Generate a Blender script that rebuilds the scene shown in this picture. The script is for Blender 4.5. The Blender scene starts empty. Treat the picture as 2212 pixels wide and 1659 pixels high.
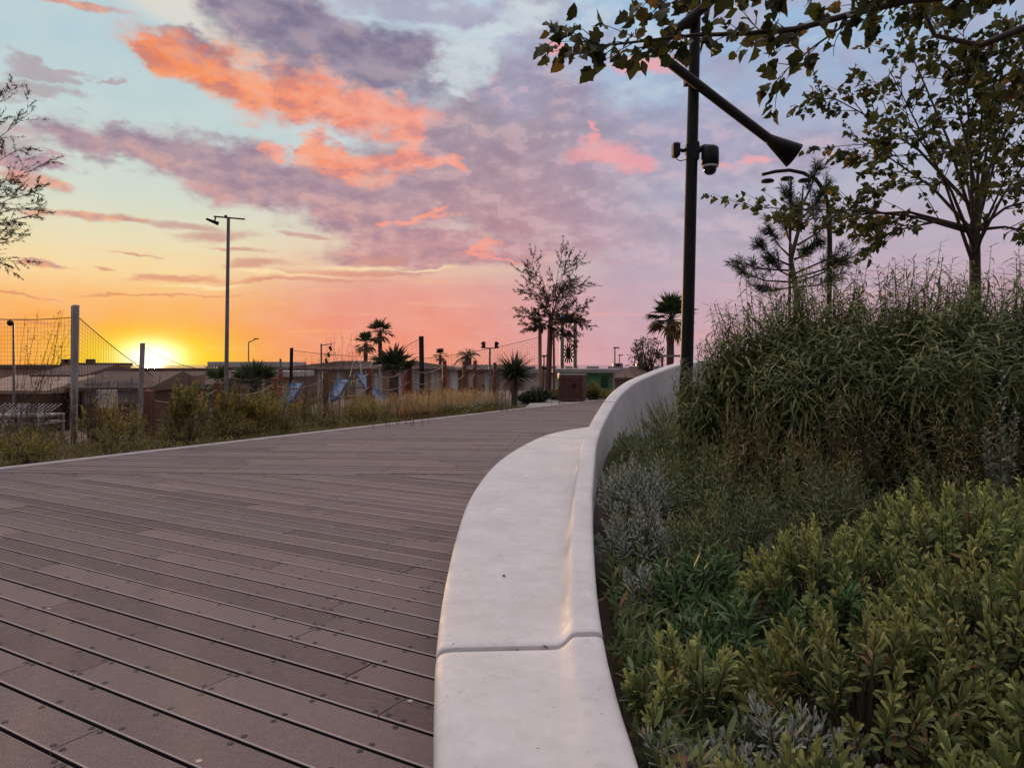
import bpy, bmesh, math, random
import numpy as np
from mathutils import Vector, Matrix
random.seed(7); rng = np.random.default_rng(11)
R = math.radians
scene = bpy.context.scene
col = scene.collection

# ------------------------------------------------------------------ camera
CAM_H, PITCH, FL = 1.4, R(1.54), 1580.0
cam_d = bpy.data.cameras.new("camera"); cam = bpy.data.objects.new("camera", cam_d); col.objects.link(cam)
cam.location = (0, 0, CAM_H); cam.rotation_euler = (R(90) - PITCH, 0, 0)
cam_d.sensor_fit = 'HORIZONTAL'; cam_d.angle = 2 * math.atan(1106 / FL); cam_d.clip_start = 0.05; cam_d.clip_end = 5000
scene.camera = cam
scene.view_settings.view_transform = 'Standard'; scene.view_settings.look = 'None'
scene.view_settings.exposure = 0.0; scene.view_settings.gamma = 1.0
scene.cycles.max_bounces = 6; scene.cycles.diffuse_bounces = 3; scene.cycles.transparent_max_bounces = 6
scene.cycles.use_denoising = True

def ray(px, py):
    a = (px - 1106) / FL; b = (829.5 - py) / FL
    return Vector((a, math.cos(PITCH) + b * math.sin(PITCH), -math.sin(PITCH) + b * math.cos(PITCH)))
def at(px, py, Y):
    d = ray(px, py); return Vector((d.x * Y / d.y, Y, CAM_H + d.z * Y / d.y))
def atz(px, py, z):
    d = ray(px, py); k = (z - CAM_H) / d.z; return Vector((d.x * k, d.y * k, z))
def azel(px, py):
    d = ray(px, py).normalized(); return math.atan2(d.x, d.y), math.asin(d.z)

def s2l(c): return c / 12.92 if c <= .04045 else ((c + .055) / 1.055) ** 2.4
def C8(r, g, b, k=1.0): return (s2l(r / 255) * k, s2l(g / 255) * k, s2l(b / 255) * k, 1)

# ------------------------------------------------------------------ sky
SUN_AZ, SUN_EL = azel(328, 773)
world = bpy.data.worlds.new("World"); scene.world = world; world.use_nodes = True
world.cycles.sampling_method = 'MANUAL'; world.cycles.sample_map_resolution = 512
nt = world.node_tree; nt.nodes.clear()
class NT:
    def __init__(s, nt): s.nt = nt
    def n(s, t, **k):
        x = s.nt.nodes.new(t)
        for a, b in k.items(): setattr(x, a, b)
        return x
    def put(s, sock, v):
        if hasattr(v, 'is_output'): s.nt.links.new(v, sock)
        else: sock.default_value = v
    def math(s, op, a, b=0.0, c=None, clamp=False):
        x = s.n('ShaderNodeMath', operation=op, use_clamp=clamp)
        s.put(x.inputs[0], a); s.put(x.inputs[1], b)
        if c is not None: s.put(x.inputs[2], c)
        return x.outputs[0]
    def vmath(s, op, a, b=(0, 0, 0)):
        x = s.n('ShaderNodeVectorMath', operation=op); s.put(x.inputs[0], a); s.put(x.inputs[1], b)
        return x.outputs['Value'] if op in ('LENGTH', 'DOT_PRODUCT', 'DISTANCE') else x.outputs[0]
    def scale(s, a, k):
        x = s.n('ShaderNodeVectorMath', operation='SCALE'); s.put(x.inputs[0], a); s.put(x.inputs['Scale'], k); return x.outputs[0]
    def xyz(s, x, y, z=0.0):
        c = s.n('ShaderNodeCombineXYZ'); s.put(c.inputs[0], x); s.put(c.inputs[1], y); s.put(c.inputs[2], z); return c.outputs[0]
    def sep(s, v):
        c = s.n('ShaderNodeSeparateXYZ'); s.put(c.inputs[0], v); return c.outputs
    def noise(s, v, scale, detail=4, rough=.55, out='Fac', **k):
        c = s.n('ShaderNodeTexNoise'); s.put(c.inputs['Vector'], v); c.inputs['Scale'].default_value = scale
        c.inputs['Detail'].default_value = detail; c.inputs['Roughness'].default_value = rough
        return c.outputs[out]
    def mix(s, f, a, b, mode='MIX'):
        c = s.n('ShaderNodeMix', data_type='RGBA', blend_type=mode); s.put(c.inputs[0], f); s.put(c.inputs[6], a); s.put(c.inputs[7], b); return c.outputs[2]
    def smooth(s, v, a, b, lo=0.0, hi=1.0):
        c = s.n('ShaderNodeMapRange', interpolation_type='SMOOTHSTEP'); s.put(c.inputs[0], v)
        for i, q in zip((1, 2, 3, 4), (a, b, lo, hi)): s.put(c.inputs[i], q)
        return c.outputs[0]
    def lin(s, v, a, b, lo=0.0, hi=1.0):
        c = s.n('ShaderNodeMapRange'); s.put(c.inputs[0], v)
        for i, q in zip((1, 2, 3, 4), (a, b, lo, hi)): s.put(c.inputs[i], q)
        return c.outputs[0]
    def ramp(s, v, stops):
        c = s.n('ShaderNodeValToRGB'); s.put(c.inputs[0], v); e = c.color_ramp.elements
        while len(e) < len(stops): e.new(.5)
        for q, (p, colr) in zip(e, stops): q.position = p
        for q, (p, colr) in zip(e, stops): q.color = colr
        return c.outputs[0]
W = NT(nt)
D = W.vmath('NORMALIZE', W.n('ShaderNodeTexCoord').outputs['Generated'])
dx, dy, dz = W.sep(D)
AZ = W.math('ARCTAN2', dx, dy); EL = W.math('ARCSINE', dz)
P0 = W.xyz(AZ, EL)
Q = W.xyz(AZ, W.math('MULTIPLY', EL, 1.9))
def wn(scale, amp, off): return W.math('MULTIPLY', W.math('SUBTRACT', W.noise(W.vmath('ADD', Q, off), scale, 4, .6), .5), amp)
wx = W.math('ADD', wn(7.0, .17, (0, 0, 0)), wn(26.0, .055, (5, 2, 0)))
wy = W.math('ADD', wn(7.0, .17, (9, 4, 1)), wn(26.0, .055, (2, 7, 3)))
WP = W.xyz(wx, W.math('MULTIPLY', wy, .55))
P = W.vmath('ADD', P0, WP)
fb = W.noise(Q, 16.0, 6, .62); fine = W.noise(Q, 55.0, 6, .6)
fbx = W.math('ADD', W.math('MULTIPLY', fb, .72), W.math('MULTIPLY', fine, .28))
rel = W.math('SUBTRACT', fb, W.noise(W.vmath('ADD', Q, (-.013, -.022, 0)), 16.0, 6, .62))
streak = W.noise(W.xyz(AZ, W.math('MULTIPLY', EL, 9.0)), 7.0, 7, .6)
PS = W.vmath('ADD', P0, W.vmath('MULTIPLY', WP, (.9, .35, 0)))   # flatter warp for the low streaks

def lpos(px, py): return azel(px, py)
LAST = [None]   # keeps the node evaluation in one chain, so that few values are alive at once
def after(V):
    if LAST[0] is None: return V
    x = W.n('ShaderNodeVectorMath', operation='MULTIPLY_ADD'); W.put(x.inputs[0], LAST[0]); x.inputs[1].default_value = (1e-9,) * 3; W.put(x.inputs[2], V)
    return x.outputs[0]
def blob_field(V, items):
    f = None
    for it in items:
        px, py, rx, ry = it[:4]; ang = R(it[4]) if len(it) > 4 else 0
        a, e = azel(px, py); a2, _ = azel(px + 1, py); _, e2 = azel(px, py - 1)
        m = W.n('ShaderNodeMapping', vector_type='TEXTURE'); W.put(m.inputs[0], after(V))
        m.inputs['Location'].default_value = (a, e, 0)
        m.inputs['Rotation'].default_value = (0, 0, -ang)
        m.inputs['Scale'].default_value = (rx * (a2 - a), ry * (e2 - e), 1)
        l = W.vmath('LENGTH', m.outputs[0])
        if f is None: f = l
        else:
            f = W.math('SMOOTH_MIN', f, l, .25)
        LAST[0] = f
    return f
def mask(V, items, soft=.45, k=.9, nz=None):
    f = blob_field(V, items)
    f = W.math('ADD', f, W.math('MULTIPLY', W.math('SUBTRACT', nz if nz is not None else fbx, .5), k))
    return W.smooth(f, 1.0 + soft * .5, 1.0 - soft)

elp = W.lin(EL, 0, 1.5708)
# clear sky on the sun side, and the mauve veil away from it
left = W.ramp(elp, [(0.0, C8(252, 158, 56)), (.03, C8(252, 168, 84)), (.052, C8(251, 190, 116)), (.072, C8(249, 216, 158)), (.098, C8(232, 222, 184)), (.13, C8(208, 218, 204)),
                    (.18, C8(194, 212, 210)), (.23, C8(180, 206, 214)), (.30, C8(190, 206, 212)), (.36, C8(196, 204, 210)), (.5, C8(196, 204, 222, 1.2))])
mid = W.ramp(elp, [(0.0, C8(243, 146, 114)), (.04, C8(236, 148, 128)), (.065, C8(230, 158, 142)), (.085, C8(232, 194, 166)), (.11, C8(222, 212, 192)), (.15, C8(202, 210, 208)), (.2, C8(190, 206, 214)), (.27, C8(186, 204, 216)), (.5, C8(190, 200, 224, 1.2))])
right = W.ramp(elp, [(0.0, C8(206, 160, 170)), (.05, C8(196, 164, 178)), (.09, C8(182, 168, 186)), (.14, C8(174, 176, 196)), (.2, C8(158, 172, 202)), (.26, C8(150, 182, 214)), (.32, C8(154, 194, 226)), (.5, C8(180, 198, 228, 1.2))])
t1 = W.smooth(AZ, -.44, -.19); t2 = W.smooth(AZ, -.14, .20)
sky = W.mix(t2, W.mix(t1, left, mid), right)
# mottled pale and grey patches high on the right
hi = W.math('MULTIPLY', W.smooth(EL, .24, .40), W.smooth(AZ, -.25, .0))
mott = W.smooth(W.noise(Q, 9.0, 6, .62), .42, .62)
sky = W.mix(W.math('MULTIPLY', W.math('MULTIPLY', hi, mott), .8), sky, C8(160, 158, 184))
pale = W.smooth(W.noise(W.vmath('ADD', Q, (3, 1, 0)), 8.0, 6, .62), .52, .66)
sky = W.mix(W.math('MULTIPLY', W.math('MULTIPLY', hi, pale), .7), sky, C8(192, 208, 222))
# high cirrus sheet, top left, with a straight lower border
cir = W.smooth(W.math('ADD', EL, W.math('MULTIPLY', AZ, .42)), .195, .225)
cir = W.math('MULTIPLY', cir, W.smooth(AZ, -.22, -.38))
sky = W.mix(W.math('MULTIPLY', cir, W.math('ADD', .3, W.math('MULTIPLY', streak, .5))), sky, C8(238, 222, 200))

# mauve bank
bank = mask(P, [(310, 328, 255, 50, 5), (540, 382, 290, 72, 11), (790, 430, 320, 80, 7), (980, 330, 190, 140, 0), (1130, 420, 340, 120, 0),
                (1120, 230, 190, 110, 0), (960, 545, 270, 46, 0), (1380, 500, 320, 60, 0), (1280, 320, 230, 110, 0), (830, 505, 120, 26, 0), (1480, 330, 190, 110, 0), (60, 345, 110, 26, 8), (1700, 330, 220, 60, 0), (1800, 480, 240, 40, 0)], .45, .95)
bankc = W.ramp(elp, [(0, C8(210, 142, 144)), (.09, C8(194, 140, 148)), (.14, C8(174, 136, 150)), (.19, C8(160, 138, 154)), (.27, C8(150, 144, 168))])
bankc = W.mix(W.smooth(AZ, -.02, .26), bankc, W.ramp(elp, [(0, C8(206, 164, 176)), (.1, C8(178, 166, 184)), (.2, C8(160, 160, 188)), (.3, C8(150, 164, 196))]))
sky = W.mix(W.math('MULTIPLY', bank, .93), sky, bankc)
# slate tops
sl = mask(P, [(500, 0, 120, 74, 10), (590, 66, 185, 80, 15), (740, 116, 215, 76, 12), (880, 130, 110, 66, 5), (420, 110, 85, 38, 10), (690, 60, 160, 60, 15)], .45, .42)
slc = W.mix(W.smooth(fb, .3, .7), C8(118, 110, 138), C8(146, 134, 158))
sky = W.mix(W.math('MULTIPLY', sl, .96), sky, slc)
sl2 = mask(P, [(900, 20, 240, 32, 0), (1150, 60, 130, 40, -10), (1120, 190, 90, 60, -40)], .6, 1.1)
sky = W.mix(W.math('MULTIPLY', sl2, .75), sky, C8(160, 158, 184))
# pale gaps
pg = mask(P, [(1010, 130, 60, 70, -55), (985, 190, 40, 18, 10), (1150, 30, 90, 35, 0), (1030, 60, 90, 26, -10), (690, 345, 80, 12, 15), (700, 300, 90, 14, 5)], .6, 1.0)
sky = W.mix(W.math('MULTIPLY', pg, .8), sky, C8(204, 218, 224))
# small grey-mauve scraps on the left
sc = mask(P, [(90, 150, 80, 20, -12), (50, 195, 90, 24, -8), (240, 262, 34, 12, -28), (30, 300, 90, 20, 10), (200, 160, 40, 10, -20)], .5, .95)
sky = W.mix(W.math('MULTIPLY', sc, .8), sky, C8(172, 158, 164))
# sunlit undersides
lit = mask(P, [(335, 108, 60, 36, 25), (460, 168, 180, 56, 20), (650, 205, 215, 64, 12), (810, 240, 150, 48, 12), (880, 275, 60, 22, 20), (910, 300, 18, 20, 0),
               (690, 325, 54, 36, 10), (760, 352, 105, 34, 8), (880, 362, 105, 23, 2), (980, 372, 60, 19, 12), (885, 330, 50, 20, -20)], .5, .6)
lit = W.math('MULTIPLY', lit, W.smooth(blob_field(P, [(820, 312, 48, 22, -10), (840, 175, 110, 20, 10)]), .7, 1.15))
litc = W.mix(W.smooth(AZ, -.42, -.08), C8(244, 134, 80), C8(244, 152, 134))
litc = W.mix(W.math('MULTIPLY', W.smooth(fb, .38, .62), .5), litc, W.mix(W.smooth(AZ, -.42, -.1), C8(255, 152, 76), C8(252, 162, 132)))
litc = W.mix(W.math('MULTIPLY', W.smooth(fine, .5, .72), .45), litc, C8(206, 140, 138))
lit = W.math('MULTIPLY', lit, .95); sky = W.mix(lit, sky, litc)
cm = W.math('MAXIMUM', W.math('MAXIMUM', bank, W.math('MULTIPLY', sl, .5)), lit); cm = W.math('MULTIPLY', cm, W.math('SUBTRACT', 1.0, W.math('MULTIPLY', sl, .5)))
sky = W.mix(W.math('MULTIPLY', W.math('MULTIPLY', W.smooth(rel, .0, .13), cm), .30), sky, W.mix(W.smooth(AZ, -.4, .15), C8(246, 178, 150), C8(222, 188, 198)))
sky = W.mix(W.math('MULTIPLY', W.math('MULTIPLY', W.smooth(rel, .0, -.13), cm), W.smooth(AZ, .1, -.35, .16, .40)), sky, C8(132, 116, 140))
lit2 = mask(P, [(930, 482, 70, 9, 0), (950, 466, 30, 8, -20), (860, 478, 24, 6, 0), (1035, 535, 22, 30, 40), (1030, 558, 40, 9, 0), (1100, 563, 60, 5, 0),
                (1310, 345, 105, 34, 8), (1390, 368, 70, 28, 0), (1250, 300, 22, 30, 30), (1275, 262, 14, 16, 0), (1390, 135, 80, 24, -4), (1190, 110, 36, 22, 0),
                (1590, 340, 45, 14, 0), (700, 290, 14, 10), (590, 330, 30, 14, -10)], .6, .8)
sky = W.mix(W.math('MULTIPLY', lit2, .8), sky, W.mix(W.smooth(AZ, -.1, .2), C8(252, 158, 132), C8(240, 162, 168)))
# orange scraps near the left edge
lo = mask(PS, [(70, 388, 62, 20, 6), (170, 462, 80, 11, 4), (250, 470, 60, 9, 2), (55, 575, 66, 6, 3), (140, 2, 170, 9, 0), (20, 570, 40, 6, 0)], .6, .8)
sky = W.mix(W.math('MULTIPLY', lo, .85), sky, W.mix(W.smooth(fine, .35, .6), C8(238, 160, 118), C8(196, 140, 132)))
# thin streaks
ts = mask(PS, [(400, 487, 130, 11, 3), (480, 512, 90, 16, -4), (650, 506, 56, 7, 6), (585, 578, 80, 12, -6), (400, 602, 110, 7, -2), (225, 583, 36, 4, -2), (285, 550, 60, 3, 3),
               (540, 545, 70, 5, 3), (760, 592, 110, 7, -3), (640, 610, 180, 5, -2), (330, 636, 190, 3, -2), (40, 640, 80, 3, 2), (100, 690, 90, 3, 0), (820, 560, 60, 12, -6)], .7, .8, streak)
sky = W.mix(W.math('MULTIPLY', ts, .8), sky, W.mix(W.smooth(EL, .06, .2), C8(226, 140, 100), C8(190, 148, 146)))
yl = mask(PS, [(780, 578, 90, 6, -3), (610, 596, 110, 4, 2), (450, 616, 90, 4, -2), (900, 582, 60, 3, 0)], .8, .9, streak)
sky = W.mix(W.math('MULTIPLY', yl, .75), sky, C8(252, 228, 172))
# fine ribs of cirrus low over the horizon
rib = W.math('MULTIPLY', W.smooth(W.noise(W.xyz(AZ, W.math('MULTIPLY', EL, 14)), 6.0, 7, .6), .5, .72), W.smooth(EL, .2, .06))
sky = W.mix(W.math('MULTIPLY', rib, .4), sky, W.mix(W.smooth(AZ, -.3, .1), C8(255, 190, 120), C8(248, 170, 160)))
sky = W.mix(W.math('MULTIPLY', W.smooth(fb, .3, .7), .10), sky, C8(255, 236, 226))
# sun glow
SD = Vector((math.sin(SUN_AZ) * math.cos(SUN_EL), math.cos(SUN_AZ) * math.cos(SUN_EL), math.sin(SUN_EL)))
da = W.math('SUBTRACT', AZ, SUN_AZ); de = W.math('SUBTRACT', EL, SUN_EL)
def gauss(sx, sy, expo=False):
    q = W.math('ADD', W.math('POWER', W.math('ABSOLUTE', W.math('DIVIDE', da, sx)), 2.0), W.math('POWER', W.math('ABSOLUTE', W.math('DIVIDE', de, sy)), 2.0))
    if expo: q = W.math('SQRT', q)
    return W.math('EXPONENT', W.math('MULTIPLY', q, -1.0))
sky = W.mix(W.math('MULTIPLY', gauss(.15, .05), .4), sky, C8(255, 168, 50))
sky = W.mix(W.math('MULTIPLY', gauss(.085, .034), 1.0, clamp=True), sky, C8(255, 234, 0))
sky = W.mix(gauss(.029, .017), sky, (2.3, 2.15, 1.4, 1))
# sky beside and behind is dim; overhead it is brightened to light the foreground
sky = W.mix(W.smooth(W.math('ABSOLUTE', AZ), .9, 1.8), sky, (.30, .31, .37, 1))
over = W.mix(W.lin(dy, -.55, .6), (.55, .53, .60, 1), (1.86, 1.65, 1.67, 1))   # unseen overhead fill, stronger towards the sunset for light from the front
sky = W.mix(W.smooth(EL, .50, .95), sky, over)
# below the horizon
sky = W.mix(W.smooth(EL, -.004, -.03), sky, C8(150, 120, 120))
bg = W.n('ShaderNodeBackground'); W.put(bg.inputs[0], sky); bg.inputs[1].default_value = 1.0
out = W.n('ShaderNodeOutputWorld'); nt.links.new(bg.outputs[0], out.inputs[0])

sl_ = bpy.data.lights.new("sun", 'SUN'); sun = bpy.data.objects.new("sun", sl_); col.objects.link(sun)
sl_.energy = 2.4; sl_.angle = R(.6); sl_.color = (1, .62, .30)
sd = Vector((math.sin(SUN_AZ) * math.cos(R(2.2)), math.cos(SUN_AZ) * math.cos(R(2.2)), math.sin(R(2.2))))
sun.rotation_euler = (-sd).to_track_quat('-Z', 'Y').to_euler()

# ------------------------------------------------------------------ materials
def new_mat(name):
    m = bpy.data.materials.new(name); m.use_nodes = True
    n = NT(m.node_tree); b = m.node_tree.nodes['Principled BSDF']
    return m, n, b
def pm(name, c1, c2=None, scale=6.0, rough=.7, bump=0.0, bscale=None, metal=0.0, spec=.4):
    m, n, b = new_mat(name); b.inputs['Roughness'].default_value = rough; b.inputs['Metallic'].default_value = metal
    b.inputs['Specular IOR Level'].default_value = spec
    co = n.n('ShaderNodeTexCoord').outputs['Object']
    if c2 is None: c2 = tuple(x * .8 for x in c1)
    f = n.smooth(n.noise(co, scale, 6, .6), .3, .7)
    n.put(b.inputs['Base Color'], n.mix(f, (*c1, 1), (*c2, 1)))
    if bump:
        bm = n.n('ShaderNodeBump'); bm.inputs['Strength'].default_value = bump; bm.inputs['Distance'].default_value = .01
        n.put(bm.inputs['Height'], n.noise(co, bscale or scale * 8, 5, .6)); n.put(b.inputs['Normal'], bm.outputs[0])
    return m
def leafm(name, c1, c2, c3=None, rough=.55, tr=.25, dead=None):
    m, n, b = new_mat(name); b.inputs['Roughness'].default_value = rough; b.inputs['Specular IOR Level'].default_value = .3
    a = n.n('ShaderNodeAttribute'); a.attribute_name = 'var'
    oi = n.n('ShaderNodeObjectInfo').outputs['Random']
    st = [(0, (*c1, 1)), (.75, (*c2, 1))]
    if c3: st += [(.9, (*c2, 1)), (1, (*c3, 1))]
    if dead: st = [(0, (*dead, 1)), (.03, (*dead, 1)), (.06, (*c1, 1))] + st[1:]
    colr = n.ramp(a.outputs['Fac'], st)
    hs = n.n('ShaderNodeHueSaturation'); n.put(hs.inputs['Color'], colr); n.put(hs.inputs['Value'], n.lin(oi, 0, 1, .8, 1.2)); n.put(hs.inputs['Hue'], n.lin(oi, 0, 1, .49, .51))
    n.put(b.inputs['Base Color'], hs.outputs[0])
    t = n.n('ShaderNodeBsdfTranslucent'); n.put(t.inputs[0], hs.outputs[0])
    mx = n.n('ShaderNodeMixShader'); mx.inputs[0].default_value = tr
    o = m.node_tree.nodes['Material Output']
    n.put(mx.inputs[1], b.outputs[0]); n.put(mx.inputs[2], t.outputs[0]); n.put(o.inputs[0], mx.outputs[0])
    return m
M = {}
M['concrete_wall'] = None
M['bark'] = pm('bark', (.05, .035, .028), (.085, .065, .05), 14, .9, .6, 60)
M['palm_bark'] = pm('palm_bark', (.07, .045, .035), (.12, .08, .06), 10, .95, .8, 40)
M['stem'] = pm('stem', (.05, .055, .025), (.09, .07, .04), 9, .8)
M['dry_stem'] = pm('dry_stem', (.07, .045, .03), (.12, .08, .05), 9, .9)
M['dark_metal'] = pm('dark_metal', (.010, .007, .007), (.016, .011, .010), 5, .55, .05, 300, .0, .2)
M['black_plastic'] = pm('black_plastic', (.007, .007, .008), (.010, .010, .011), 8, .5, 0, None, 0, .25)
M['white_plastic'] = pm('white_plastic', (.62, .6, .6), (.5, .48, .48), 6, .5)
M['grey_metal'] = pm('grey_metal', (.20, .18, .17), (.14, .12, .12), 4, .5, .05, 60, .3)
M['white_metal'] = pm('white_metal', (.30, .27, .26), (.20, .17, .165), 4, .45, .05, 60)
M['brown_timber'] = pm('brown_timber', (.22, .07, .04), (.13, .045, .028), 5, .8, .3, 50)
M['bin_timber'] = pm('bin_timber', (.10, .03, .025), (.06, .02, .018), 4, .75, .3, 30)
M['rope'] = pm('rope', (.30, .24, .19), (.2, .15, .12), 40, .95)
M['net'] = pm('net', (.02, .018, .018), (.03, .026, .024), 5, .9)
M['blue_plastic'] = pm('blue_plastic', (.14, .22, .38), (.10, .16, .28), 4, .4)
M['red_paint'] = pm('red_paint', (.30, .04, .03), (.2, .03, .025), 5, .5)
M['green_paint'] = pm('green_paint', (.10, .23, .09), (.07, .17, .07), 3, .6, .1, 30)
M['white_wall'] = pm('white_wall', (.55, .48, .45), (.42, .36, .33), .7, .85, .1, 20)
M['tan_wall'] = pm('tan_wall', (.33, .22, .16), (.24, .15, .11), .9, .85, .1, 20)
M['brown_wall'] = pm('brown_wall', (.17, .09, .06), (.11, .055, .04), .9, .85, .2, 20)
M['roof_brown'] = pm('roof_brown', (.14, .085, .062), (.09, .055, .042), .8, .9, .3, 14)
M['roof_pale'] = pm('roof_pale', (.42, .37, .35), (.30, .26, .25), .8, .8, .2, 10)
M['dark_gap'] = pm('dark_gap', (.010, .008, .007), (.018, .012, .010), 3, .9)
M['orange_paint'] = pm('orange_paint', (.45, .16, .05), (.3, .1, .04), 3, .6)
M['lens'] = pm('lens', (.5, .5, .48), (.4, .4, .4), 8, .2)
M['chrome'] = pm('chrome', (.5, .5, .52), (.4, .4, .42), 8, .6, 0, None, .4)
M['soil'] = pm('soil', (.035, .025, .02), (.06, .045, .032), 6, .95, .8, 40)
M['petal'] = leafm('petal', (.40, .22, .24), (.5, .34, .32), None, .7, .3)
M['white_petal'] = leafm('white_petal', (.5, .48, .44), (.6, .58, .52), None, .7, .3)

M['olive_leaf'] = leafm('olive_leaf', (.06, .095, .036), (.33, .35, .115), (.46, .45, .19), .8, .22, (.34, .20, .10))
M['silver_leaf'] = leafm('silver_leaf', (.14, .155, .125), (.31, .325, .275), (.36, .30, .20), .85, .15)
M['green_leaf'] = leafm('green_leaf', (.035, .085, .022), (.09, .17, .05), None, .5, .2)
M['willow_leaf'] = leafm('willow_leaf', (.042, .072, .022), (.19, .22, .07), (.45, .36, .16), .55, .25)
M['dusky_leaf'] = leafm('dusky_leaf', (.055, .09, .034), (.17, .21, .08), (.26, .18, .09), .7, .25, (.25, .15, .08))
M['feathery_leaf'] = leafm('feathery_leaf', (.12, .11, .035), (.30, .24, .075), (.42, .24, .12), .7, .3)
M['tree_leaf'] = leafm('tree_leaf', (.025, .032, .010), (.075, .082, .020), (.22, .13, .03), .5, .42)
M['bed_leaf'] = leafm('bed_leaf', (.10, .095, .03), (.30, .24, .08), (.40, .25, .10), .6, .45)
M['bright_leaf'] = leafm('bright_leaf', (.11, .10, .022), (.34, .26, .065), (.38, .24, .07), .5, .5)
M['palm_leaf'] = leafm('palm_leaf', (.022, .035, .014), (.06, .08, .03), (.16, .10, .05), .5, .2)
M['needle'] = leafm('needle', (.014, .026, .014), (.035, .055, .028), None, .6, .1)
M['tam_leaf'] = leafm('tam_leaf', (.04, .03, .018), (.09, .065, .04), None, .7, .3)
M['gold_grass'] = leafm('gold_grass', (.28, .18, .07), (.52, .33, .15), (.55, .30, .15), .7, .4)
M['green_grass'] = leafm('green_grass', (.06, .07, .02), (.15, .15, .045), (.26, .18, .07), .7, .3)

def concrete():
    m, n, b = new_mat('concrete_wall'); co = n.n('ShaderNodeTexCoord').outputs['Object']
    f = n.smooth(n.noise(co, 2.2, 7, .68), .32, .68); f2 = n.smooth(n.noise(co, 14, 7, .7), .35, .65)
    c = n.mix(f, (.64, .605, .60, 1), (.54, .505, .50, 1))
    c = n.mix(n.math('MULTIPLY', f2, .3), c, (.46, .42, .40, 1))
    st = n.smooth(n.noise(n.vmath('MULTIPLY', co, (5, 5, .7)), 2.0, 6, .7), .56, .76); c = n.mix(n.math('MULTIPLY', st, .4), c, (.33, .30, .285, 1))
    sc = n.smooth(n.noise(co, 7.5, 8, .75), .60, .70); c = n.mix(n.math('MULTIPLY', sc, .35), c, (.34, .31, .30, 1))
    sp = n.smooth(n.noise(co, 46, 3, .6), .68, .74); c = n.mix(n.math('MULTIPLY', sp, .75), c, (.16, .14, .135, 1))
    wv = n.n('ShaderNodeTexVoronoi'); wv.inputs['Scale'].default_value = 30; n.put(wv.inputs['Vector'], co)
    pore = n.smooth(wv.outputs['Distance'], .12, .05); pore = n.math('MULTIPLY', pore, n.smooth(n.noise(co, 9, 3), .5, .6)); c = n.mix(n.math('MULTIPLY', pore, .6), c, (.2, .18, .17, 1))
    v = n.n('ShaderNodeTexVoronoi', feature='DISTANCE_TO_EDGE'); v.inputs['Scale'].default_value = 2.3
    n.put(v.inputs['Vector'], n.vmath('ADD', co, n.scale(n.noise(co, 6, 6, .7, 'Color'), .35)))
    cr = n.math('MULTIPLY', n.smooth(v.outputs[0], .005, .0), n.smooth(n.noise(co, 1.7, 2), .52, .62))
    c = n.mix(n.math('MULTIPLY', cr, .6), c, (.2, .17, .16, 1))
    n.put(b.inputs['Base Color'], c); n.put(b.inputs['Roughness'], n.lin(f2, 0, 1, .60, .8)); b.inputs['Specular IOR Level'].default_value = .3
    bm = n.n('ShaderNodeBump'); bm.inputs['Strength'].default_value = .22; bm.inputs['Distance'].default_value = .008
    h = n.noise(co, 70, 6, .75); h = n.math('SUBTRACT', h, n.math('ADD', n.math('MULTIPLY', pore, .8), cr))
    n.put(bm.inputs['Height'], h); n.put(b.inputs['Normal'], bm.outputs[0])
    return m
M['concrete_wall'] = concrete()
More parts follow.
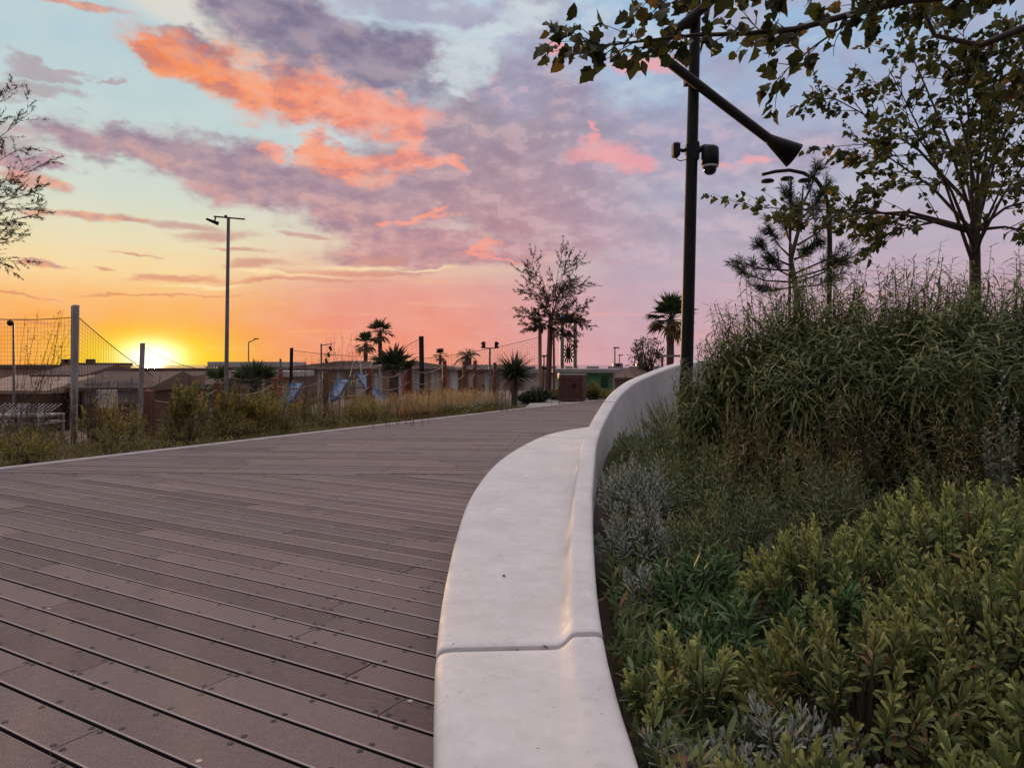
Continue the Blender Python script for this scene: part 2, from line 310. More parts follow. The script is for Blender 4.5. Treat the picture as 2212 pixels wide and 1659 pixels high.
def deckmat():
    m, n, b = new_mat('deck_board'); co = n.n('ShaderNodeTexCoord').outputs['Object']
    a = n.n('ShaderNodeAttribute'); a.attribute_name = 'across'; v = n.n('ShaderNodeAttribute'); v.attribute_name = 'var'
    c = n.ramp(v.outputs['Fac'], [(0, (.19, .132, .120, 1)), (.35, (.265, .186, .170, 1)), (.6, (.30, .218, .200, 1)), (.85, (.36, .262, .232, 1)), (1, (.22, .186, .170, 1))])
    f = n.smooth(n.noise(co, 3.0, 7, .65), .35, .7)
    c = n.mix(n.math('MULTIPLY', f, .35), c, (.38, .30, .285, 1))
    st = n.smooth(n.noise(co, 1.1, 5, .6), .55, .75); c = n.mix(n.math('MULTIPLY', st, .4), c, (.24, .17, .12, 1))
    fi = n.smooth(n.noise(co, 120, 3, .7), .35, .7); c = n.mix(n.math('MULTIPLY', fi, .45), c, (.15, .105, .10, 1))
    gr = n.smooth(n.noise(n.vmath('MULTIPLY', n.vmath('ADD', co, (0, 0, 0)), (7, 12, 1)), 3.0, 6, .7), .42, .68); c = n.mix(n.math('MULTIPLY', gr, .3), c, (.42, .33, .31, 1))
    dk = n.smooth(n.noise(co, 1.9, 7, .7), .56, .74); c = n.mix(n.math('MULTIPLY', dk, .4), c, (.15, .112, .106, 1))
    sp = n.smooth(n.noise(co, 90, 2, .5), .74, .78); c = n.mix(n.math('MULTIPLY', sp, .5), c, (.4, .35, .32, 1))
    groove_shade = n.math('MULTIPLY', n.smooth(n.math('SINE', n.math('MULTIPLY', a.outputs['Fac'], 2 * math.pi / .0078)), .1, -.8), n.lin(v.outputs['Fac'], .0, 1, .5, .2)); c = n.mix(groove_shade, c, (.09, .066, .06, 1))  # groove bottoms darkened in the colour, standing in for their shade
    edge_light = n.math('GREATER_THAN', n.math('ABSOLUTE', n.math('SUBTRACT', a.outputs['Fac'], .0922)), .0862)  # pale board edges: light on the chamfers put into the colour
    c = n.mix(n.math('MULTIPLY', edge_light, .6), c, (.58, .48, .46, 1))
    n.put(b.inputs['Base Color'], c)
    n.put(b.inputs['Roughness'], n.lin(f, 0, 1, .75, .9)); b.inputs['Specular IOR Level'].default_value = .2
    g = n.math('SINE', n.math('MULTIPLY', a.outputs['Fac'], 2 * math.pi / .0078))
    bm = n.n('ShaderNodeBump'); bm.inputs['Strength'].default_value = .9; bm.inputs['Distance'].default_value = .003
    n.put(bm.inputs['Height'], n.math('ADD', g, n.math('MULTIPLY', n.noise(co, 150, 3), .9))); n.put(b.inputs['Normal'], bm.outputs[0])
    return m
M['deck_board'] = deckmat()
M['gap_side'] = pm('gap_side', (.010, .007, .007), (.018, .012, .011), 20, .95)  # near-black colour for the board sides along the gaps
M['screw_shade'] = pm('screw_shade', (.006, .004, .004), (.012, .009, .009), 9, .5)  # near-black screw heads, the shadow of their recess put into the colour
M['screw_glint'] = pm('screw_glint', (.42, .38, .36), (.34, .31, .30), 9, .5, 0, None, .3)  # a few pale screw heads, coloured to look like glints

# ------------------------------------------------------------------ objects helpers
def tag(o, label=None, cat=None, group=None, kind=None):
    if label: o['label'] = label
    if cat: o['category'] = cat
    if group: o['group'] = group
    if kind: o['kind'] = kind
    return o
def thing(name, loc, label, cat, group=None, rz=0):
    o = bpy.data.objects.new(name, None); col.objects.link(o); o.location = loc; o.rotation_euler = (0, 0, rz); o.empty_display_size = .2
    return tag(o, label, cat, group)
class MB:
    """collects shapes in world coordinates, links them as one object"""
    def __init__(s): s.v = []; s.f = []; s.mi = []; s.smooth = []
    def add(s, vs, fs, smooth=False, mi=0):
        o = len(s.v); s.v += [tuple(x) for x in vs]
        for f in fs: s.f.append(tuple(o + i for i in f)); s.smooth.append(smooth); s.mi.append(mi)
        return s
    def box(s, c, size, rz=0, mi=0, bev=.0):
        cx, cy, cz = c; x, y, z = (q / 2 for q in size); ca, sa = math.cos(rz), math.sin(rz)
        if bev:
            b = min(bev, x * .9, y * .9, z * .9); vs = []
            for (ex, ey, ez) in ((x - b, y - b, z), (x, y - b, z - b), (x - b, y, z - b)):
                pass
            rings = [(-z, x - b, y - b), (-z + b, x, y), (z - b, x, y), (z, x - b, y - b)]
            for (zz, xx, yy) in rings:
                for (a, q) in ((-xx + b * (xx == x) * 0, -yy), (xx, -yy), (xx, yy), (-xx, yy)): vs.append((a, q, zz))
            fs = [(0, 3, 2, 1), (12, 13, 14, 15)]
            for r in range(3):
                for i in range(4):
                    j = (i + 1) % 4; fs.append((r * 4 + i, r * 4 + j, r * 4 + 4 + j, r * 4 + 4 + i))
        else:
            vs = [(a, b, d) for d in (-z, z) for (a, b) in ((-x, -y), (x, -y), (x, y), (-x, y))]
            fs = [(0, 3, 2, 1), (4, 5, 6, 7)] + [(i, (i + 1) % 4, 4 + (i + 1) % 4, 4 + i) for i in range(4)]
        return s.add([(cx + a * ca - b * sa, cy + a * sa + b * ca, cz + d) for a, b, d in vs], fs, False, mi)
    def tube(s, pts, rad, n=8, mi=0, cap=True, smooth=True):
        pts = [Vector(p) for p in pts]; m = len(pts)
        if not hasattr(rad, '__len__'): rad = [rad] * m
        vs = []; prev = None
        for i, p in enumerate(pts):
            t = (pts[min(i + 1, m - 1)] - pts[max(i - 1, 0)])
            if t.length < 1e-9: t = Vector((0, 0, 1))
            t.normalize()
            if prev is None:
                a = Vector((1, 0, 0)) if abs(t.x) < .8 else Vector((0, 1, 0)); prev = (a - t * a.dot(t)).normalized()
            else:
                q = prev - t * prev.dot(t); prev = q.normalized() if q.length > 1e-6 else prev
            b = t.cross(prev)
            for k in range(n):
                an = 2 * math.pi * k / n; vs.append(p + (prev * math.cos(an) + b * math.sin(an)) * rad[i])
        fs = [(i * n + k, i * n + (k + 1) % n, (i + 1) * n + (k + 1) % n, (i + 1) * n + k) for i in range(m - 1) for k in range(n)]
        s.add(vs, fs, smooth, mi)
        if cap and n > 2:
            s.add(vs[:n], [tuple(reversed(range(n)))], False, mi); s.add(vs[-n:], [tuple(range(n))], False, mi)
        return s
    def cyl(s, a, b, r0, r1=None, n=12, mi=0): return s.tube([a, b], [r0, r0 if r1 is None else r1], n, mi)
    def lathe(s, c, prof, n=20, mi=0, axis=None):
        ax = Vector(axis or (0, 0, 1)).normalized(); q = ax.to_track_quat('Z', 'Y'); c = Vector(c)
        vs = [c + q @ Vector((r * math.cos(2 * math.pi * k / n), r * math.sin(2 * math.pi * k / n), z)) for r, z in prof for k in range(n)]
        fs = [(i * n + k, i * n + (k + 1) % n, (i + 1) * n + (k + 1) % n, (i + 1) * n + k) for i in range(len(prof) - 1) for k in range(n)]
        return s.add(vs, fs, True, mi)
    def build(s, name, mats, parent=None, origin=None, var=None):
        me = bpy.data.meshes.new(name)
        org = Vector(origin) if origin is not None else Vector((0, 0, 0))
        if parent is not None: inv = parent.matrix_basis.inverted()
        vs = s.v
        if parent is not None: vs = [tuple(inv @ Vector(p)) for p in vs]
        elif origin is not None: vs = [(a - org.x, b - org.y, c - org.z) for a, b, c in vs]
        me.from_pydata(vs, [], s.f)
        for m in (mats if isinstance(mats, (list, tuple)) else [mats]): me.materials.append(m)
        me.polygons.foreach_set('use_smooth', s.smooth); me.polygons.foreach_set('material_index', s.mi)
        me.update()
        o = bpy.data.objects.new(name, me); col.objects.link(o)
        if parent is not None: o.parent = parent
        elif origin is not None: o.location = org
        return o

# ---- leaves: one template repeated with numpy
def t_lance(seg=4, wid=.2, droop=.3, fold=.25, power=.8, cup=0):
    vs = []; fs = []
    for i in range(seg + 1):
        t = i / seg; w = wid * .5 * math.sin(math.pi * min(1, max(.02, t)) ** power) if i < seg else .004
        if i == 0: w = wid * .08
        z = -droop * t * t; vs += [(-w, t, z + fold * w), (0, t, z), (w, t, z + fold * w)]
    for i in range(seg):
        for k in range(2): fs.append((3 * i + k, 3 * i + k + 1, 3 * i + 4 + k, 3 * i + 3 + k))
    return np.array(vs), fs
def t_flat(wid=.25, droop=.2, seg=2):
    vs = [(0, 0, 0)]; fs = []
    for i in range(1, seg + 1):
        t = i / (seg + 1); w = wid * .5 * math.sin(math.pi * t ** .85); vs += [(-w, t, -droop * t * t), (w, t, -droop * t * t)]
    vs.append((0, 1, -droop)); n = len(vs)
    fs.append((0, 2, 1))
    for i in range(seg - 1): fs.append((1 + 2 * i, 2 + 2 * i, 4 + 2 * i, 3 + 2 * i))
    fs.append((n - 3, n - 2, n - 1))
    return np.array(vs), fs
def t_obov(droop=-.15, fold=.35, wid=.36):
    ys = [0, .25, .5, .75, .93, 1.0]; ws = [.16, .36, .70, 1.0, .86, .34]
    vs = []; fs = []
    for y, w in zip(ys, ws):
        w *= wid * .5; z = -droop * y * y; vs += [(-w, y, z + fold * w), (0, y, z), (w, y, z + fold * w)]
    for i in range(len(ys) - 1):
        for k in range(2): fs.append((3 * i + k, 3 * i + k + 1, 3 * i + 4 + k, 3 * i + 3 + k))
    return np.array(vs), fs
def t_lobed(seed, droop=.3, fold=.5):
    r = random.Random(seed)
    out = [(0, 0), (-.22, -.06), (-.42, .12), (-.36, .3), (-.46, .42), (-.3, .56), (-.24, .74), (-.1, .84), (0, 1.0)]
    L = [(x * r.uniform(.8, 1.15), y + r.uniform(-.03, .03)) for x, y in out]
    Rr = [(-x * r.uniform(.75, 1.15), y + r.uniform(-.03, .03)) for x, y in out]
    vs = []; fs = []
    cen = [0, .02, .12, .28, .42, .56, .72, .86, 1.0]
    tw = r.uniform(-.25, .25)
    def z(x, y): return fold * abs(x) ** 1.2 - droop * y * y + tw * x * y + .05 * math.sin(9 * x + 7 * y)
    for (a, b), (c, d), e in zip(L, Rr, cen):
        vs += [(a, b, z(a, b)), (0, e, z(0, e)), (c, d, z(c, d))]
    for i in range(len(out) - 1):
        for k in range(2): fs.append((3 * i + k, 3 * i + k + 1, 3 * i + 4 + k, 3 * i + 3 + k))
    return np.array(vs), fs
def unit(a): return a / np.maximum(np.linalg.norm(a, axis=-1, keepdims=True), 1e-9)
class Leaves:
    def __init__(s): s.p = []; s.d = []; s.n = []; s.l = []; s.w = []; s.c = []
    def add(s, p, d, n, l, w=1.0, c=None):
        s.p.append(tuple(p)); s.d.append(tuple(d)); s.n.append(tuple(n)); s.l.append(l); s.w.append(w); s.c.append(random.random() if c is None else c)
    def build(s, name, mat, templates, parent=None, origin=None):
        if not s.p: return None
        p = np.array(s.p); y = unit(np.array(s.d)); x = unit(np.cross(y, np.array(s.n) + 1e-4)); z = np.cross(x, y)
        l = np.array(s.l); w = np.array(s.w); c = np.array(s.c); pick = rng.integers(0, len(templates), len(p))
        V = []; F4 = []; Cc = []; polys = []; off = 0
        for k, (tv, tf) in enumerate(templates):
            i = np.where(pick == k)[0]
            if not len(i): continue
            q = (tv[None, :, 0, None] * x[i][:, None, :] * w[i][:, None, None] + tv[None, :, 1, None] * y[i][:, None, :] + tv[None, :, 2, None] * z[i][:, None, :]) * l[i][:, None, None] + p[i][:, None, :]
            nv = len(tv); V.append(q.reshape(-1, 3)); Cc.append(np.repeat(c[i], nv))
            base = off + np.arange(len(i)) * nv
            for f in tf: polys.append(base[:, None] + np.array(f)[None, :])
            off += len(i) * nv
        V = np.concatenate(V); Cc = np.concatenate(Cc)
        if parent is not None:
            m = np.array(parent.matrix_basis.inverted()); V = V @ m[:3, :3].T + m[:3, 3]
        elif origin is not None: V = V - np.array(origin)
        loops = np.concatenate([q.ravel() for q in polys]); tot = np.concatenate([np.full(len(q), q.shape[1]) for q in polys])
        me = bpy.data.meshes.new(name); me.vertices.add(len(V)); me.vertices.foreach_set('co', V.astype(np.float32).ravel())
        me.loops.add(len(loops)); me.loops.foreach_set('vertex_index', loops.astype(np.int32))
        me.polygons.add(len(tot)); me.polygons.foreach_set('loop_start', np.concatenate([[0], np.cumsum(tot)[:-1]]).astype(np.int32))
        at_ = me.attributes.new('var', 'FLOAT', 'POINT'); at_.data.foreach_set('value', Cc.astype(np.float32))
        me.update(calc_edges=True); me.polygons.foreach_set('use_smooth', np.ones(len(tot), bool)); me.materials.append(mat)
        o = bpy.data.objects.new(name, me); col.objects.link(o)
        if parent is not None: o.parent = parent
        elif origin is not None: o.location = origin
        return o
def rv(s=1.0): return Vector((random.uniform(-s, s), random.uniform(-s, s), random.uniform(-s, s)))

TL = [t_lance(4, .17, d, .3) for d in (.0, .25, .5)]
T_WIL = [t_flat(.13, d, 4) for d in (.15, .45, .8, 1.2)]
T_OB = [t_obov(d, .5, .34) for d in (-.35, -.15, .1, .3)]
T_SIL = [t_obov(d, .2, .24) for d in (-.1, .1)]
T_FL = [t_flat(.3, d) for d in (.0, .3)]
T_LOB = [t_lobed(i, d, f) for i, (d, f) in enumerate(((.2, .5), (.45, .3), (.1, .9), (.6, .6), (.3, .1)))]
T_BLADE = [t_lance(5, .05, d, .2, .45) for d in (.2, .5, .8)]

# ------------------------------------------------------------------ ground
KD = Vector((.475, .880, 0)); KN = Vector((-.880, .475, 0)); K0 = Vector((-6.72, 9.79, 0))
def kerb(t, s=0.0, z=0.0): p = K0 + KD * t + KN * s; return Vector((p.x, p.y, z))
def gh(x, y):
    s = (x - K0.x) * KN.x + (y - K0.y) * KN.y
    t = (x - K0.x) * KD.x + (y - K0.y) * KD.y
    if s < .15: return -.11
    st = 3.0 if t < 13 else (3.0 + (t - 13) * 2 if t < 16 else 9.0)
    k = min(1, max(0, (s - st) / 4.0)); k = k * k * (3 - 2 * k)
    return -.03 - 1.0 * k + .03 * math.sin(x * 1.7) * math.cos(y * 1.3) * (1 if s > .6 else 0)
def ground():
    xs = np.concatenate([[-900, -400, -200, -120], np.arange(-80, -20, 4), np.arange(-20, 12, .5), np.arange(12, 80, 4), [120, 200, 400, 900]])
    ys = np.concatenate([[-900, -200, -40, -10], np.arange(-4, 40, .5), np.arange(40, 90, 5), [120, 200, 400, 900, 2500]])
    vs = [(x, y, gh(x, y)) for y in ys for x in xs]; nx = len(xs)
    fs = [(j * nx + i, j * nx + i + 1, (j + 1) * nx + i + 1, (j + 1) * nx + i) for j in range(len(ys) - 1) for i in range(nx - 1)]
    m, n, b = new_mat('ground'); co = n.n('ShaderNodeTexCoord').outputs['Object']; b.inputs['Roughness'].default_value = .95
    s = n.math('SUBTRACT', n.vmath('DOT_PRODUCT', co, tuple(KN)), K0.dot(KN))
    s = n.math('ADD', s, n.math('MULTIPLY', n.math('SUBTRACT', n.noise(co, 1.5, 5), .5), 2.0))
    soil = n.mix(n.smooth(n.noise(co, 9, 6, .65), .35, .65), (.05, .036, .026, 1), (.10, .07, .045, 1))
    sand = n.mix(n.smooth(n.noise(co, 2.5, 6, .65), .35, .65), (.22, .15, .10, 1), (.15, .10, .07, 1))
    n.put(b.inputs['Base Color'], n.mix(n.smooth(s, 3.0, 4.2), soil, sand))
    bm = n.n('ShaderNodeBump'); bm.inputs['Strength'].default_value = .7; bm.inputs['Distance'].default_value = .03
    n.put(bm.inputs['Height'], n.noise(co, 12, 7, .7)); n.put(b.inputs['Normal'], bm.outputs[0])
    o = MB().add(vs, fs, True).build('ground', m); tag(o, kind='structure')
ground()
def sheet(name, pts, z, m):
    o = MB().add([(p[0], p[1], z) for p in pts], [tuple(range(len(pts)))]).build(name, m); return tag(o, kind='structure')
sheet('sea', [(-900, 90), (900, 90), (900, 2600), (-900, 2600)], -.9, pm('sea', (.05, .06, .07), (.07, .08, .09), .05, .15, .3, 2))
PAVE = pm('pavement', (.36, .32, .31), (.28, .25, .245), 1.5, .85, .3, 60)
o = MB().add([(p.x, p.y, .004) for p in (kerb(15.2, .12), kerb(30, .12), kerb(30, 6), kerb(20.6, 3.1), Vector((.75, 27.6, 0)))], [(0, 1, 2, 3, 4)]).build('path', PAVE); tag(o, kind='structure')
# kerb strip: bevelled section swept along the deck edge
def kerb_strip():
    prof = [(-.0, -.10), (-.0, .008), (.012, .02), (.168, .02), (.18, .008), (.18, -.10)]
    ts = np.arange(-14, 31, 1.5); vs = []; fs = []; n = len(prof)
    for t in ts:
        for s_, z in prof: vs.append(tuple(kerb(t, s_ - .02 + .12 * math.sin((t + 6) / 30 * math.pi) * 0, z)))
    for i in range(len(ts) - 1):
        for k in range(n - 1): fs.append((i * n + k, i * n + k + 1, (i + 1) * n + k + 1, (i + 1) * n + k))
    o = MB().add(vs, fs).build('kerb', pm('kerb', (.42, .37, .36), (.32, .28, .27), 4, .8, .3, 60)); tag(o, kind='structure')
kerb_strip()

# ------------------------------------------------------------------ deck of ribbed boards
def deck_panel(name, ang, xr, yr, cuts, screws_to=99, seed=1):
    r = random.Random(seed); u = Vector((math.cos(ang), math.sin(ang), 0)); v = Vector((-u.y, u.x, 0)); pitch, gap = .2009, .0165; w = pitch - gap
    cs = [Vector((x, y, 0)) for x in xr for y in yr]; s0 = min(c.dot(u) for c in cs); s1 = max(c.dot(u) for c in cs)
    j0 = int(min(c.dot(v) for c in cs) / pitch) - 1; j1 = int(max(c.dot(v) for c in cs) / pitch) + 1
    bm = bmesh.new(); la = bm.verts.layers.float.new('across'); lv = bm.verts.layers.float.new('var')
    prof = [(0, -.028), (0, -.005), (.006, 0), (w - .006, 0), (w, -.005), (w, -.028)]
    for j in range(j0, j1):
        s = s0 - r.uniform(0, 3)
        while s < s1:
            L = r.choice([2.0, 2.5, 3.0, 3.6]); e = s + L; a, b = s + .0035, e - .0035; vr = r.random(); dz = r.uniform(-.0012, .0012); tilt = r.uniform(-.001, .001)
            ring = []
            for q in (a, b):
                rr = []
                for (cc, z) in prof:
                    p = u * q + v * (j * pitch + cc); vt = bm.verts.new((p.x, p.y, z + dz + tilt * (cc / w - .5))); vt[la] = cc; vt[lv] = vr; rr.append(vt)
                ring.append(rr)
            for k in range(5):
                f = bm.faces.new((ring[0][k], ring[1][k], ring[1][k + 1], ring[0][k + 1]))
                if k in (0, 4): f.material_index = 3
            bm.faces.new(ring[0]); bm.faces.new(list(reversed(ring[1])))
            # screw heads near both edges over every joist
            k = math.ceil(s / .45)
            xs_ = [s + .03, e - .03]
            while k * .45 < e - .1:
                if k * .45 > s + .1: xs_.append(k * .45)
                k += 1
            for q in xs_:
                for cc in (.022, w - .022):
                    p = u * (q + r.uniform(-.008, .008)) + v * (j * pitch + cc + r.uniform(-.004, .004))
                    if not (0 < p.y < screws_to): continue
                    vv = []
                    for g in range(7):
                        an = g * 2 * math.pi / 7; vt = bm.verts.new((p.x + .0125 * math.cos(an), p.y + .0125 * math.sin(an), dz + .0022)); vv.append(vt)
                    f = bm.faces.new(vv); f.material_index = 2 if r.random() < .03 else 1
            s = e
    for co, no in cuts:
        bmesh.ops.bisect_plane(bm, geom=bm.verts[:] + bm.edges[:] + bm.faces[:], plane_co=co, plane_no=no, clear_outer=True)
    bmesh.ops.recalc_face_normals(bm, faces=[f for f in bm.faces if f.material_index in (0, 3)])
    for f in bm.faces:
        if f.material_index in (1, 2) and f.normal.z < 0: f.normal_flip()
    me = bpy.data.meshes.new(name); bm.to_mesh(me); bm.free()
    for m in ('deck_board', 'screw_shade', 'screw_glint', 'gap_side'): me.materials.append(M[m])
    o = bpy.data.objects.new(name, me); col.objects.link(o); return tag(o, kind='structure')
SEAM = 9.25
kc = kerb(0, -.012); kcut = (kc, KN)
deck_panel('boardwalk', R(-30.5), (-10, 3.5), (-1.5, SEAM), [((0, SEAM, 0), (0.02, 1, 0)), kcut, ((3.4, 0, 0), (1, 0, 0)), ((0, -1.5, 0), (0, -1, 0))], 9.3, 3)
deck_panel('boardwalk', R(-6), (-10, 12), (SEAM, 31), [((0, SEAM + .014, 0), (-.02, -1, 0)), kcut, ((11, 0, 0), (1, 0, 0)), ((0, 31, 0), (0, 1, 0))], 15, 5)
sheet('ground', [(-7.5, -1.5), (12, -1.5), (12, 31), (4, 31), (-6.5, 10), (-12, -1)], -.045, M['dark_gap'])  # underlay coloured near-black so the board gaps look deep in shade

# ------------------------------------------------------------------ curved concrete bench
def bench():
    fpx = [(935, 1720), (935, 1659), (936, 1560), (938, 1470), (941, 1400), (955, 1280), (985, 1150), (1020, 1060), (1080, 990), (1160, 945), (1210, 931), (1267, 922)]
    F = [atz(x, y, .45) for x, y in fpx]
    F = [Vector((-.02, -.8, .45)), Vector((-.06, .2, .45)), Vector((-.13, 1.0, .45))] + F[1:] + [Vector((2.05, 12.3, .45)), Vector((3.15, 13.35, .45)), Vector((4.5, 14.15, .45)), Vector((6, 14.7, .45))]
    Yk = [-.8, 1.0, 1.72, 2.37, 3.04, 4.13, 5.5, 7.39, 9.5, 11.0, 12.3, 13.35, 14.7]
    Wk = [.44, .45, .485, .56, .645, .78, .93, 1.0, 1.0, 1.0, 1.0, 1.0, 1.0]
    Zk = [.452, .453, .456, .475, .545, .575, .625, .70, .88, 1.20, 1.46, 1.5, 1.5]
    Tk = [.10, .10, .10, .10, .10, .11, .12, .14, .16, .17, .18, .18, .18]
    Sk = [.08, .08, .07, .042, .036, .036, .038, .04, .04, .04, .04, .04, .04]
    # dense stations by Catmull-Rom
    pts = []
    for i in range(len(F) - 1):
        p0, p1, p2, p3 = F[max(i - 1, 0)], F[i], F[i + 1], F[min(i + 2, len(F) - 1)]
        for k in range(8):
            t = k / 8; pts.append(.5 * ((2 * p1) + (p2 - p0) * t + (2 * p0 - 5 * p1 + 4 * p2 - p3) * t * t + (3 * p1 - p0 - 3 * p2 + p3) * t ** 3))
    pts.append(F[-1])
    for _ in range(6): pts = [pts[0]] + [(pts[i - 1] + pts[i] * 2 + pts[i + 1]) / 4 for i in range(1, len(pts) - 1)] + [pts[-1]]
    cum = [0]
    for i in range(1, len(pts)): cum.append(cum[-1] + (pts[i] - pts[i - 1]).length)
    def sample(s):
        s = min(max(s, 0), cum[-1] - 1e-4); i = max(k for k in range(len(cum)) if cum[k] <= s); i = min(i, len(pts) - 2)
        f = (s - cum[i]) / max(1e-6, cum[i + 1] - cum[i]); return pts[i].lerp(pts[i + 1], f)
    def s_of_y(y): return next(cum[i] for i in range(len(pts)) if pts[i].y >= y)
    root = thing('curved_bench', (pts[40].x, pts[40].y, 0), 'long curved off-white concrete bench whose back sweeps up into a wall along the planting bed', 'bench')
    joints = [0, s_of_y(2.40), s_of_y(9.45), s_of_y(13.0), cum[-1]]
    for bi in range(len(joints) - 1):
        a, b = joints[bi] + .002, joints[bi + 1] - .002
        inner = [a, a + .006, a + .016, a + .04] + list(np.linspace(a + .09, b - .09, max(12, int((b - a) / .12)))) + [b - .05, b - .025, b - .01, b]
        vs = []; fs = []; n = None
        for s in inner:
            p = sample(s); t = (sample(s + .05) - sample(s - .05)); t.z = 0; t.normalize(); nr = Vector((t.y, -t.x, 0))
            yy = p.y if p.y < 12.3 else 12.3 + (s - s_of_y(12.3)) * .8
            w, zt, th, sl = (float(np.mean(np.interp(yy + np.linspace(-.75, .75, 9) * min(1, yy / 3 if yy > 0 else .1), Yk, q))) for q in (Wk, Zk, Tk, Sk))
            e0, e1 = s - a, b - s
            # block ends: the far end of a block dips away, the near end has a tight round
            drop = .022 * max(0, 1 - e1 / .065) ** 2 + .005 * max(0, 1 - e0 / .012) ** 2
            ins = .003 * max(0, 1 - e1 / .02) + .003 * max(0, 1 - e0 / .012)
            h = .45; iw = w - th
            rise = zt - h
            prof = [(.07, 0), (.055, .10), (.03, .30), (.008, .37), (0, .405), (.004, .427), (.014, .441), (.03, .448), (.06, .451), (iw * .5, .450), (iw - sl - .03, .449), (iw - sl - .012, .4495 + rise * .01),
                    (iw - sl, .45 + rise * .09), (iw - sl * .75, .45 + rise * .26), (iw - sl * .35, .45 + rise * .72), (iw - sl * .12, .45 + rise * .93), (iw + .004, .45 + rise * .985), (iw + .012, zt), (w - .03, zt), (w - .012, zt - .004), (w - .003, zt - .013), (w, zt - .03), (w, .2), (w, -.05)]
            n = len(prof)
            for (q, z) in prof:
                q2 = q + ins * (1 if q < w * .5 else -1) * (1 if (q < .05 or q > w - .05) else 0)
                zz = z - drop if z > .3 else z
                pp = p + nr * q2; vs.append((pp.x, pp.y, zz))
        m = len(inner)
        for i in range(m - 1):
            for k in range(n - 1): fs.append((i * n + k, (i + 1) * n + k, (i + 1) * n + k + 1, i * n + k + 1))
        mb = MB().add(vs, fs, True); mb.add(vs[:n], [tuple(range(n))]); mb.add(vs[-n:], [tuple(reversed(range(n)))])
        mb.build('concrete_block', M['concrete_wall'], root)
    return sample, cum, s_of_y
bench_at, bench_cum, bench_s = bench()
# planting bed soil behind the bench
def soilz(x, y): return .28 + .10 * min(1, max(0, (x - .5) / 1.5)) + .05 * math.sin(x * 2.1 + y * 1.3)
def bed():
    vs = []; fs = []; rows = []
    for y in np.arange(-.5, 13.6, .4):
        i = min(range(len(bench_cum)), key=lambda k: abs(bench_at(bench_cum[k]).y - y))
        x0 = bench_at(bench_cum[i]).x + np.interp(y, [1, 2.4, 4.1, 7, 11, 13], [.40, .5, .72, .9, 1.15, 1.6])
        xs = np.linspace(x0, 9.5, 28); rows.append([(x, y, soilz(x, y) - .0) for x in xs])
    for r_ in rows: vs += r_
    n = 28
    for j in range(len(rows) - 1):
        for i in range(n - 1): fs.append((j * n + i, j * n + i + 1, (j + 1) * n + i + 1, (j + 1) * n + i))
    o = MB().add(vs, fs, True).build('ground', M['soil']); tag(o, kind='structure')
bed()

# ------------------------------------------------------------------ plants
def shrub(name, loc, label, cat, mat, tmpl, rx, ry, h, shoots, per, ll, lw=1.0, group=None, up=.55, stemlen=.5, lean=.35, angle=1.0, low=0.0, parts=('foliage', 'stem'), stemmat='stem', sr=.004, droop=0.0, flowers=None, tipbias=1.0, seed=None, spread=.5, age=0.0, tip=.25):
    if seed is not None: random.seed(seed)
    loc = Vector(loc); root = thing(name, loc, label, cat, group)
    lv = Leaves(); st = MB(); fl = Leaves()
    for i in range(shoots):
        a = random.uniform(0, 2 * math.pi); q = math.sqrt(random.random()); ph = q * 1.35
        top = Vector((math.sin(ph) * math.cos(a) * rx, math.sin(ph) * math.sin(a) * ry, h * (low + (1 - low) * math.cos(ph) ** .8) * random.uniform(.78, 1.06)))
        bx = top.x * spread * random.uniform(.6, 1.2); by = top.y * spread * random.uniform(.6, 1.2)
        base = Vector((bx, by, max(0.0, top.z - h * random.uniform(.7, 1)) if stemlen < .99 else 0))
        mid = base.lerp(top, .5) + Vector((bx * -.1, by * -.1, h * .08)) + rv(.03 * h)
        if droop:
            top = top + Vector((top.x, top.y, 0)) * droop * .6 - Vector((0, 0, droop * h * .15 * random.random()))
        pl = [base, mid, top]
        st.tube([loc + p for p in pl], [sr * 1.3, sr, sr * .45], 4, cap=False)
        sdir = (top - mid).normalized()
        # phyllotaxis along the upper part of the shoot
        k0 = random.uniform(0, 6.28)
        for k in range(per):
            t = 1 - (k / per) * stemlen if per > 1 else 1
            t = max(0.02, t + random.uniform(-.01, .01))
            p = (base.lerp(mid, t * 2) if t < .5 else mid.lerp(top, t * 2 - 1))
            d0 = (mid - base).normalized() if t < .5 else sdir
            az = k0 + k * 2.4; side = d0.orthogonal().normalized(); bi = d0.cross(side); rad = side * math.cos(az) + bi * math.sin(az)
            spr = angle * min(1.0, tip + 1.1 * k / per) * random.uniform(.8, 1.2)
            d = d0 * math.cos(spr) + rad * math.sin(spr) + Vector((0, 0, up * .25)) + rv(.12)
            n_ = d0 * math.sin(spr) - rad * math.cos(spr)
            n_ = -n_ if n_.dot(d0) < 0 else n_
            sz = ll * random.uniform(.75, 1.15) * (.55 + .45 * min(1, 2.5 * k / per))
            lv.add(loc + p, d, n_ + rv(.15), sz, lw, random.random() * (1 - age) + age * max(0, 1 - 1.6 * k / per))
        if flowers and random.random() < flowers:
            for k in range(10): fl.add(loc + top + rv(.02) + Vector((0, 0, random.uniform(-.05, .03))), rv(1), rv(1), .014, 1.6)
    lv.build(parts[0], M[mat], tmpl, root); st.build(parts[1], M[stemmat], root)
    if fl.p: fl.build('blossoms', M['petal'], T_FL, root)
    return root
def pz(x, y): return (x, y, soilz(x, y) - .02)

